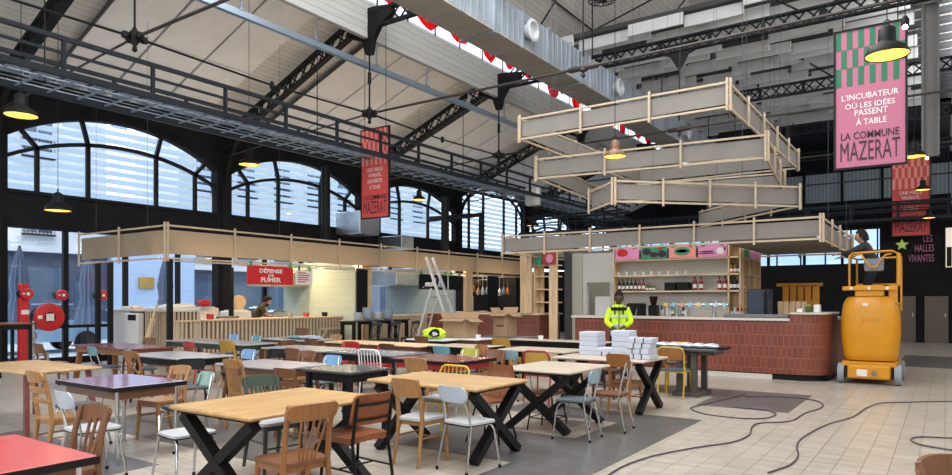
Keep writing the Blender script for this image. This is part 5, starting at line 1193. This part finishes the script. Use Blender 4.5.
for k in range(5):
    b = MB(); x = -3.95+k*.2; b.sheet(lambda u, v: (x+.13*math.cos(u*2*PI)*math.sin(v*PI)*(1+.2*math.sin(u*15)), 11.25+.12*math.sin(u*2*PI)*math.sin(v*PI), .785+.04+.04*math.cos(v*PI)*-1+.01*math.sin(u*11)), 12, 6); solo('plastic_bag', b, 'clear', 'crumpled clear plastic wrapping on the dark pedestal table', 'wrapping', 'crumpled wrappings on the pedestal table')
b = MB(); b.cbox(-3.1,-2.85,11.2,11.4,.786,.82,.01); solo('dark_folder', b, 'black', 'flat black item at the right end of the pedestal table', 'folder')
def carton(x, y, z, w, d, h, label, fl=.16, mark=False):
    t = thing('cardboard_box', label, 'box', (x,y,z)); b = MB(); th = .006
    b.box(-w/2,w/2,-d/2,-d/2+th,0,h); b.box(-w/2,w/2,d/2-th,d/2,0,h); b.box(-w/2,-w/2+th,-d/2,d/2,0,h); b.box(w/2-th,w/2,-d/2,d/2,0,h); b.box(-w/2,w/2,-d/2,d/2,0,th); b.build('carton','card',t)
    b = MB(); b.beam((0,-d/2,h),(0,-d/2-fl,h-.05),w,th); b.build('flap','card',t); b = MB(); b.beam((0,d/2,h),(0,d/2+fl*.5,h+.14),w,th); b.build('flap','card',t)
    b = MB(); b.beam((w/2,0,h),(w/2+fl,0,h-.07),d,th); b.build('flap','card',t); b = MB(); b.beam((-w/2,0,h),(-w/2-fl*.5,0,h+.13),d,th); b.build('flap','card',t)
    if mark: b = MB(); put_text(b, 'PACK', -.12, .1, h*.42, h*.5, 'y', -d/2-.002, 0) if False else b.box(-.1,.1,-d/2-.002,-d/2,h*.42,h*.5); b.build('printed_mark','dkbrown',t)
carton(-8.78, 12.05, .75, .62, .45, .42, 'wide open cardboard box with spread flaps on the white table')
carton(-8.38, 13.25, .75, .40, .4, .52, 'tall open cardboard box with raised flaps right of the wide one', mark=True)
t = thing('fluorescent_jacket', 'crumpled fluorescent yellow jacket with dark panel lying on the small table', 'jacket', (-9.0,11.3,.75))
def blob(cx, cy, cz, rx, ry, rz_, seed):
    random.seed(seed); ph = [random.uniform(0,6) for _ in range(6)]
    def f(u, v):
        a = u*2*PI; p = v*PI; k = 1+.16*math.sin(3*a+ph[0])*math.sin(p)+.1*math.sin(5*a+ph[1]+4*p)+.06*math.sin(9*p+ph[2]+2*a)
        z = math.cos(p); return (cx+rx*math.cos(a)*math.sin(p)*k, cy+ry*math.sin(a)*math.sin(p)*k, cz+max(-1,z*k)*rz_*(1 if z > 0 else .9))
    return f
b = MB(); b.sheet(blob(-8.93,11.3,.865,.26,.17,.12,3), 30, 18); b.build('fabric','fluor',t,True)
b = MB(); b.sheet(blob(-8.83,11.22,.875,.11,.13,.09,8), 18, 12); b.build('dark_panel','navy',t,True)
b = MB(); b.sheet(blob(-8.83,11.12,.865,.13,.02,.045,9), 14, 8); b.build('reflective_tape','reflect',t,True)
b = MB(); b.sheet(blob(-11.0,9.75,.79,.3,.16,.045,12), 20, 10); b.cur = 1; b.sheet(blob(-11.45,9.7,.785,.2,.13,.04,14), 16, 8); b.cur = 0; solo('folded_cloths', b, ['paleblue','teal'], 'pale blue and dark cloths on the table near the slatted counter', 'cloth')
for k,(x,y,m,lab) in enumerate(((-9.2,12.2,'clear','clear container left on the white carton table'),(-8.2,11.9,'white','white cup right of the wide cardboard box'),(-6.9,12.3,'white','crumpled white paper on the long bench table'))):
    b = MB(); b.lathe([(0,0),(.05,0),(.06,.09),(.05,.09),(.04,.01),(0,.01)], (x,y,.751), 14); solo('cup', b, m, lab, 'cup')
# ladder
t = thing('step_ladder', 'aluminium step ladder standing open before the second kitchen stand', 'ladder', (-11.75,15.1,0))
dx, dy = math.cos(PSI-.55), math.sin(PSI-.55); D = Vector((dx,dy,0)); Nn = Vector((-dy,dx,0)); apex = Vector((-.05*dx,-.05*dy,2.32))
for s in (-1,1):
    o = Nn*.2*s; b = MB(); b.beam(D*.85+o*1.3, apex-D*.28+Vector((0,0,.48))+o*.8, .085, .035, up=Nn); b.build('rail','aluminium',t)
    b = MB(); b.beam(-D*.75+o*1.3, apex-Vector((0,0,.12))+o*.8, .06, .03, up=Nn); b.build('rear_rail','aluminium',t)
for k in range(8):
    f = (k+1)/9.5; p = (D*.85)*(1-f)+(apex-D*.1)*f; b = MB(); b.beam(p-Nn*.24*(1-f*.3), p+Nn*.24*(1-f*.3), .08, .03); b.build('step','aluminium',t)
for k in range(3):
    f = (k+1)/4; p = (-D*.75)*(1-f)+(apex-Vector((0,0,.12)))*f; b = MB(); b.beam(p-Nn*.24*(1-f*.3), p+Nn*.24*(1-f*.3), .04, .03); b.build('brace','aluminium',t)
b = MB(); b.cbox(-.38,-.02,-.2,.16,1.9,1.96,.01); b.build('tool_tray','black',t); b = MB(); b.cbox(-.4,-.22,-.15,.02,1.961,2.08,.02); b.build('small_box','cream',t)

# ================================================================= LIFT
LX, LY = -1.17, 14.55
t = thing('mast_lift', 'orange yellow vertical mast lift parked right of the bar', 'lift machine', (LX, LY+.7, 0))
b = MB()
def drum(u, v):                                # rounded box, bulging
    a = u*2*PI; n = 3.2; cx_ = math.copysign(abs(math.cos(a))**(2/n), math.cos(a)); sy_ = math.copysign(abs(math.sin(a))**(2/n), math.sin(a))
    z = .44+v*1.2; w_ = .50+.055*math.sin(v*PI); 
    if v < .06: w_ *= .93+v
    if v > .84: w_ *= 1-((v-.84)/.16)**2*.13
    return (cx_*w_, .12+.30+sy_*.36*(w_/.53), z)
b.sheet(drum, 48, 30); 
pts = [drum(k/48, 1) for k in range(48)]; b.add([(0,.42,1.66)]+pts, [(0,k+1,(k+1)%48+1) for k in range(48)], True)
pts = [drum(k/48, 0) for k in range(48)]; b.add([(0,.42,.43)]+pts, [(0,(k+1)%48+1,k+1) for k in range(48)], True)
o = b.build('mast_cover','lift',t); o.location = (0,-.7,0)
def L(mb, name, m, **k): o = mb.build(name, m, t, **k); o.location = (0,-.7,0); return o
b = MB(); b.prism([(-.5,.42),(-.5,.30),(-.42,.10),(.42,.10),(.5,.30),(.5,.42)], .02, 1.35, 'xz'); b.cbox(-.40,.40,-.04,.05,.10,.36,.03); L(b, 'chassis', 'lift')
b = MB(); b.cbox(-.22,-.02,-.055,-.03,.15,.28,.008); L(b, 'hazard_plate', 'cream'); b = MB(); b.lathe([(0,-.03),(.05,-.03),(.05,0)], (.1,-.04,.22), 14, 'y'); L(b, 'tie_down_ring', 'dgrey_top')
for sx in (-1,1):
    for yy in (.12, 1.25):
        b = MB(); b.lathe([(0,-.065),(.10,-.065),(.12,-.055),(.185,-.06),(.19,-.05),(.19,.05),(.185,.06),(.12,.055),(.10,.065),(0,.065)], (sx*.52,yy,.19), 26, 'x'); L(b, 'wheel', 'tyre')
    b = MB(); b.cbox(sx*.42-.03,sx*.42+.03,-.02,.1,.12,.34,.01); L(b, 'wheel_guard', 'black')
b = MB(); b.cbox(-.27,.27,.10,.22,1.64,1.86,.02); b.cbox(-.5,.5,.06,.12,1.76,1.84,.012); L(b, 'head_beam', 'lift')
b = MB()
for x in (-.33,.0,.33): b.lathe([(0,-.012),(.028,-.01),(.03,0)], (x,.06,1.80), 12, 'y')
L(b, 'head_lamp', 'cream')
b = MB(); put_text(b, 'JLG', -.15, .17, 1.13, 1.24, 'y', -.002, .02)
b.v = [(x, .42-.36*(1-abs(x/.55)**3.2)**(1/3.2)*1.03-.008, z) for x, y, z in b.v]; L(b, 'raised_lettering', mat('darker machine paint', (.50,.20,.008), .4))
b = MB(); b.box(-.12,-.02,.07-.008,.075,1.47,1.52) ; L(b, 'sticker', 'cream')
b = MB(); b.tube([(-.38,.2,1.8),(-.38,.2,2.42),(-.3,.2,2.48)], .022, 8); b.tube([(.5,.25,1.5),(.5,.25,2.45),(.4,.25,2.5),(-.3,.3,2.48)], .022, 8); b.tube([(.5,1.55,1.35),(.5,1.55,2.45),(.5,.25,2.45)], .022, 8); b.tube([(-.38,1.55,1.35),(-.38,1.55,2.42),(-.38,.2,2.42)], .022, 8); b.tube([(-.38,1.55,1.9),(.5,1.55,1.9)], .018, 8); b.tube([(-.38,1.55,2.42),(.5,1.55,2.45)], .02, 8); L(b, 'guard_rail', 'lift')
b = MB(); b.tube([(-.3,.12,2.42),(-.14,.08,2.44),(-.06,.08,2.3),(.02,.08,2.2),(.14,.08,2.2),(.2,.08,2.32),(.3,.08,2.42),(.4,.12,2.44)], .016, 8); L(b, 'curved_handle', 'lift')
b = MB(); b.cbox(-.1,.26,.14,.24,2.12,2.36,.02); L(b, 'control_box', 'dgrey_top')
b = MB(); b.cbox(.34,.58,.2,.26,1.52,1.86,.012); b.cbox(.50,.56,.2,.24,1.5,2.45,.01); L(b, 'gate_panel', 'lift')
b = MB(); b.box(-.42,.5,.82,1.6,1.32,1.38); L(b, 'platform', 'greyiron')
b = MB(); b.cbox(-.1,.1,.85,1.05,.3,1.34,.01); L(b, 'mast', 'greyiron')
t.scale = (.89, 1, 1)
# plant on the lift seen above its rail
t = thing('green_star', 'small yellow green star shaped decoration above the lift', 'decoration', (-.66,14.9,2.5)); b = MB()
pts = [((.11 if k%2 == 0 else .05)*math.sin(k*PI/5), .11+(.11 if k%2 == 0 else .05)*math.cos(k*PI/5)) for k in range(10)]
b.prism(pts, -.015, .015, 'xz'); b.build('star', mat('leaf green', (.25,.35,.05), .5), t)

# ================================================================= PEOPLE
def skin_obj(name, chains, m, parent, sub=1):
    """chains: list of lists of (x,y,z,r); chain starts that coincide with an earlier joint join it"""
    V = []; E = []; Rr = []; key = {}
    for ch in chains:
        prev = None
        for x, y, z, r in ch:
            k = (round(x,4), round(y,4), round(z,4))
            if k not in key: key[k] = len(V); V.append((x,y,z)); Rr.append(r)
            i = key[k]
            if prev is not None: E.append((prev, i))
            prev = i
    me = bpy.data.meshes.new(name); me.from_pydata(V, E, []); o = bpy.data.objects.new(name, me); COL.objects.link(o)
    sk = o.modifiers.new('s', 'SKIN'); sk.use_smooth_shade = True; ss = o.modifiers.new('b', 'SUBSURF'); ss.levels = sub; ss.render_levels = sub
    if not me.skin_vertices: 
        bm = bmesh.new(); bm.from_mesh(me); bm.verts.layers.skin.verify(); bm.to_mesh(me); bm.free()
    for i, r in enumerate(Rr):
        d = me.skin_vertices[0].data[i]; rr = r if isinstance(r, tuple) else (r, r); d.radius = rr; d.use_root = (i == 0)
    bpy.context.view_layer.update()
    nm = bpy.data.meshes.new_from_object(o.evaluated_get(bpy.context.evaluated_depsgraph_get()))
    bpy.data.objects.remove(o); nm.materials.clear(); nm.materials.append(M[m])
    for p in nm.polygons: p.use_smooth = True
    q = bpy.data.objects.new(name, nm); COL.objects.link(q); q.parent = parent; return q
HS = 1.13
def head_mesh(mb, c, f, r=.098):
    """ellipsoid head with nose, brow, jaw, ears; f = unit vector of the face"""
    f = Vector(f).normalized(); s = f.cross(Vector((0,0,1))).normalized(); u = s.cross(f)
    c = Vector(c)
    def fn(a_, b_):
        a = a_*2*PI; p = b_*PI; x = math.sin(p)*math.cos(a); y = math.sin(p)*math.sin(a); z = math.cos(p)
        rx, ry, rz = .076, .098, .122
        if z < 0: rx *= 1+z*.28; ry *= 1+z*.12
        d = ry*y
        if y > .6 and abs(x) < .25 and -.35 < z < .1: d += .022*(1-abs(x)/.25)*(1-(abs(z+.15)/.25))  if abs(z+.15) < .25 else 0
        if y > .5 and .12 < z < .35: d += .004
        return c+(s*(rx*x)+f*d+u*(rz*z))*HS
    mb.sheet(fn, 24, 20)
    for q in (-1,1): mb.lathe([(0,-.012),(.024,-.006),(.03,.006),(0,.01)], tuple(c+s*q*.078-u*.01), 10, 'x')
def face(t, c, f, hairm='hair', beard=False):
    f = Vector(f).normalized(); s = f.cross(Vector((0,0,1))).normalized(); u = s.cross(f); c = Vector(c)
    b = MB()
    def hn(a_, b_):
        a = a_*2*PI; p = b_*PI*.56; y = math.sin(p)*math.sin(a); x = math.sin(p)*math.cos(a); z = math.cos(p)
        k = 1.1; sh = -.012
        if y > .45 and z < .45: k = .9
        return c+(s*(.079*k*x)+f*(.10*k*y+sh)+u*(.125*k*z+.012-(.05 if y < 0 else 0)*(1-z)))*HS
    b.sheet(hn, 24, 12); b.build('hair', hairm, t)
    b = MB()
    for q in (-1,1): e = c+s*q*.034+f*.104+u*.02; b.lathe([(0,-.008),(.009,-.004),(.01,.004),(0,.009)], tuple(e), 8)
    mo = c+f*.102-u*.062; b.beam(mo-s*.02, mo+s*.02, .008, .008); b.build('eyes_and_mouth', 'hair', t)
    if beard:
        b = MB(); b.sheet(lambda a_, b_: c+s*(.068*math.cos(PI*a_))+f*(.092*math.sin(PI*a_)*(1-.1*b_)+.006)-u*(.05+.065*b_), 14, 5, None); b.build('beard', hairm, t)
def hand(w, d, side, chains):
    """w wrist, d direction of hand; adds palm and five curled fingers"""
    w = Vector(w); d = Vector(d).normalized(); s = d.cross(Vector((0,0,1))); s = s.normalized() if s.length > .1 else Vector((1,0,0)); n = s.cross(d)
    palm = w+d*.05; chains.append([tuple(w)+(.026,), tuple(palm)+((.034,.02),)])
    for k, (o, ln) in enumerate(((-.027,.066),(-.009,.076),(.009,.072),(.026,.056))):
        a = palm+s*o+d*.03; b1 = a+d*ln*.55; c1 = b1+d*ln*.3-n*ln*.3
        chains.append([tuple(palm)+((.034,.02),), tuple(a)+(.011,), tuple(b1)+(.0095,), tuple(c1)+(.008,)])
    th = w+d*.025+s*side*.035; chains.append([tuple(w)+(.026,), tuple(th)+(.012,), tuple(th+d*.035+s*side*.012)+(.010,), tuple(th+d*.055+s*side*.008-n*.01)+(.008,)])
def person(label, loc, rz, J, shirt, trousers, skin='skin', faced=(0,-1,0), beard=False, vest=None, long_sleeve=True):
    t = thing('person', label, 'person', loc, rz); T = lambda k, r: tuple(J[k])+(r,)
    ch = [[T('pelvis',(.15,.11)), T('waist',(.135,.1)), T('chest',(.16,.115)), T('neckb',(.075,.07)), T('neck',.055), T('headc',.06)]]
    for s in 'lr':
        ch.append([T('chest',(.16,.115)), T('sh'+s,.062), T('el'+s,.045), T('wr'+s,.028)]); hand(J['wr'+s], Vector(J['wr'+s])-Vector(J['el'+s]), 1 if s == 'l' else -1, ch)
        ch.append([T('pelvis',(.15,.11)), T('hip'+s,.09), T('kn'+s,.062), T('an'+s,.042), T('toe'+s,.036)])
    body = skin_obj('body', ch, skin, t)
    b = MB(); head_mesh(b, J['headc'], faced); h = b.build('head', skin, t)
    # join the head to the body: one continuous figure
    bm = bmesh.new(); bm.from_mesh(body.data); bm.from_mesh(h.data); bm.to_mesh(body.data); bm.free(); bpy.data.objects.remove(h)
    for p in body.data.polygons: p.use_smooth = True; p.material_index = 0
    face(t, J['headc'], faced, 'hair', beard)
    g = .018; sc = [[tuple(Vector(J['pelvis'])-Vector((0,0,.05)))+((.18,.14),), T('pelvis',(.18,.14)), T('waist',(.165,.13)), T('chest',(.175,.135)), T('neckb',(.09,.085)), T('neck',.075)]]
    for s in 'lr':
        a = Vector(J['el'+s]); w_ = Vector(J['wr'+s]); e = a+(w_-a)*.85 if long_sleeve else Vector(J['sh'+s])+(a-Vector(J['sh'+s]))*.75
        c = [T('chest',(.18,.135)), T('sh'+s,.085)]; c += [T('el'+s,.066), tuple(e)+(.05,)] if long_sleeve else [tuple(e)+(.066,)]
        sc.append(c)
    skin_obj('jacket' if long_sleeve else 'shirt', sc, shirt, t)
    tc = [[T('pelvis',(.172,.13)), tuple(Vector(J['pelvis'])+Vector((0,0,.10)))+((.16,.12),)]]
    for s in 'lr': a = Vector(J['an'+s]); k = Vector(J['kn'+s]); tc.append([T('pelvis',(.172,.13)), T('hip'+s,.105), T('kn'+s,.082), tuple(a+(k-a)*.06)+(.07,)])
    skin_obj('trousers', tc, trousers, t)
    for s in 'lr':
        a = Vector(J['an'+s]); q = Vector(J['toe'+s]); b = MB(); d = (q-a); d.z = 0; d.normalize(); n_ = Vector((-d.y,d.x,0))
        V = []; 
        for (f_, wd, z_) in ((-.07,.035,0),(.02,.045,0),(.14,.048,0),(.2,.03,0),(-.07,.035,.09),(.02,.045,.10),(.14,.045,.06),(.2,.028,.035)):
            for sg in (-1,1): V.append(tuple(Vector((a.x,a.y,a.z-.07))+d*f_+n_*wd*sg+Vector((0,0,z_))))
        F = [(0,2,3,1),(2,4,5,3),(4,6,7,5),(8,9,11,10),(10,11,13,12),(12,13,15,14),(0,1,9,8),(6,14,15,7)]+[(k,k+8,k+10,k+2) for k in (0,2,4)]+[(k+1,k+3,k+11,k+9) for k in (0,2,4)]
        b.add(V, F, False); b.build('shoe', 'black', t)
    return t, J
def std(**k):
    J = dict(pelvis=(0,0,.95), waist=(0,0,1.12), chest=(0,-.0,1.32), neckb=(0,.0,1.47), neck=(0,-.01,1.52), headc=(0,-.02,1.64),
        shl=(.175,0,1.38), shr=(-.175,0,1.38), ell=(.24,.02,1.13), elr=(-.24,.02,1.13), wrl=(.22,-.1,.9), wrr=(-.22,-.1,.9),
        hipl=(.1,0,.88), hipr=(-.1,0,.88), knl=(.11,-.02,.5), knr=(-.11,-.02,.5), anl=(.11,.02,.08), anr=(-.11,.02,.08), toel=(.12,-.14,.05), toer=(-.12,-.14,.05))
    J.update(k); return J
# workman behind the packs, looking down at his hands
t, J = person('person in fluorescent yellow safety jacket standing before the bar, looking down at the packs', (-5.6,13.3,0), R(25),
    std(ell=(.26,-.02,1.12), elr=(-.26,-.02,1.12), wrl=(.08,-.26,1.02), wrr=(-.1,-.26,1.0), headc=(0,-.06,1.62), neck=(0,-.02,1.52)), 'fluor', 'navy', 'skin2', (0,-1,-.35))
b = MB()
for z, rx, ry in ((1.06,.185,.15),(1.24,.20,.158)): b.sheet(lambda u, v: (rx*math.cos(u*2*PI), ry*math.sin(u*2*PI), z+(v-.5)*.045), 24, 1); 
b.build('reflective_tape', 'reflect', t)
b = MB()
for s in (-1,1): b.sheet(lambda u, v: (s*(.07+.03*v), -.155+.02*abs(v-.5)+(.03 if u > .9 else 0), 1.28+.17*u), 6, 2); 
b.sheet(lambda u, v: (.2*math.cos(PI+u*PI), .02+.165*math.sin(PI+u*PI), 1.36+.07*v), 16, 2); b.build('dark_yoke', 'navy', t)
b = MB(); b.box(-.008,.008,-.166,-.150,.98,1.45); b.build('zip', 'navy', t)
# cook bent over the counter, facing the far end
t, J = person('person in dark khaki T-shirt bending over the slatted counter and cooking', (-15.9,12.05,0), R(150),
    std(chest=(0,-.12,1.30), waist=(0,-.04,1.12), neckb=(0,-.2,1.42), neck=(0,-.25,1.47), headc=(0,-.32,1.55), shl=(.19,-.15,1.38), shr=(-.19,-.15,1.38), ell=(.24,-.28,1.13), elr=(-.24,-.28,1.13), wrl=(.12,-.5,1.14), wrr=(-.12,-.5,1.14)), 'khaki', 'navy', 'skin', (0,-1,-.7), beard=True, long_sleeve=False)
# worker in the basket reaching up to the canopy
t, J = person('person in dark grey jacket standing on the lift and reaching out to the lowest canopy', (-1.2,15.75,1.42), R(-90),
    std(pelvis=(0,0,.86), waist=(0,-.03,1.0), chest=(0,-.10,1.17), neckb=(0,-.15,1.3), neck=(0,-.17,1.34), headc=(0,-.20,1.44) , shl=(.19,-.12,1.26), shr=(-.19,-.12,1.26), ell=(.2,-.36,1.12), elr=(-.2,-.34,1.1), wrl=(.12,-.58,1.1), wrr=(-.12,-.56,1.05), hipl=(.1,0,.80), hipr=(-.1,0,.80), knl=(.12,-.1,.44), knr=(-.12,-.1,.44)), 'greyshirt', 'navy', 'skin', (0,-1,-.1))

# ================================================================= CABLES
def Gp(px, py):
    d = 1.58*676/(py-300); l = (px-476)/676*d; s, c = math.sin(PSI), math.cos(PSI); return (-s*d+c*l, c*d+s*l, .012)
def smooth(p, n=6):
    out = []; P = [Vector(q) for q in p]
    for i in range(len(P)-1):
        a, b_, c, d = P[max(i-1,0)], P[i], P[i+1], P[min(i+2,len(P)-1)]
        for k in range(n):
            t_ = k/n; out.append(.5*((2*b_)+(c-a)*t_+(2*a-5*b_+4*c-d)*t_**2+(3*b_-a-3*c+d)*t_**3))
    return out+[P[-1]]
for pts, lab in (([(606,478),(622,468),(646,459),(672,453),(700,448),(733,443),(749,436),(752,428),(760,424),(790,422),(805,414),(822,408),(818,402),(790,398),(745,397)], 'dark cable snaking on the pale tiles towards the dark floor patch'),
    ([(745,395),(705,405),(691,409),(706,415),(740,419),(765,419),(776,415),(765,411),(735,408)], 'dark cable looped over the dark floor patch'),
    ([(768,474),(790,466),(798,457),(797,446),(805,437),(828,425),(852,418),(866,409),(880,404),(905,403),(952,402),(985,402)], 'long dark cable running to the right edge of the floor'),
    ([(985,440),(950,439),(920,438),(911,441),(922,446),(950,451),(985,456)], 'dark cable loop at the right edge of the floor')):
    b = MB(); b.tube(smooth([Gp(*p) for p in pts]), .008, 8); solo('cable', b, 'cable', lab, 'cable')
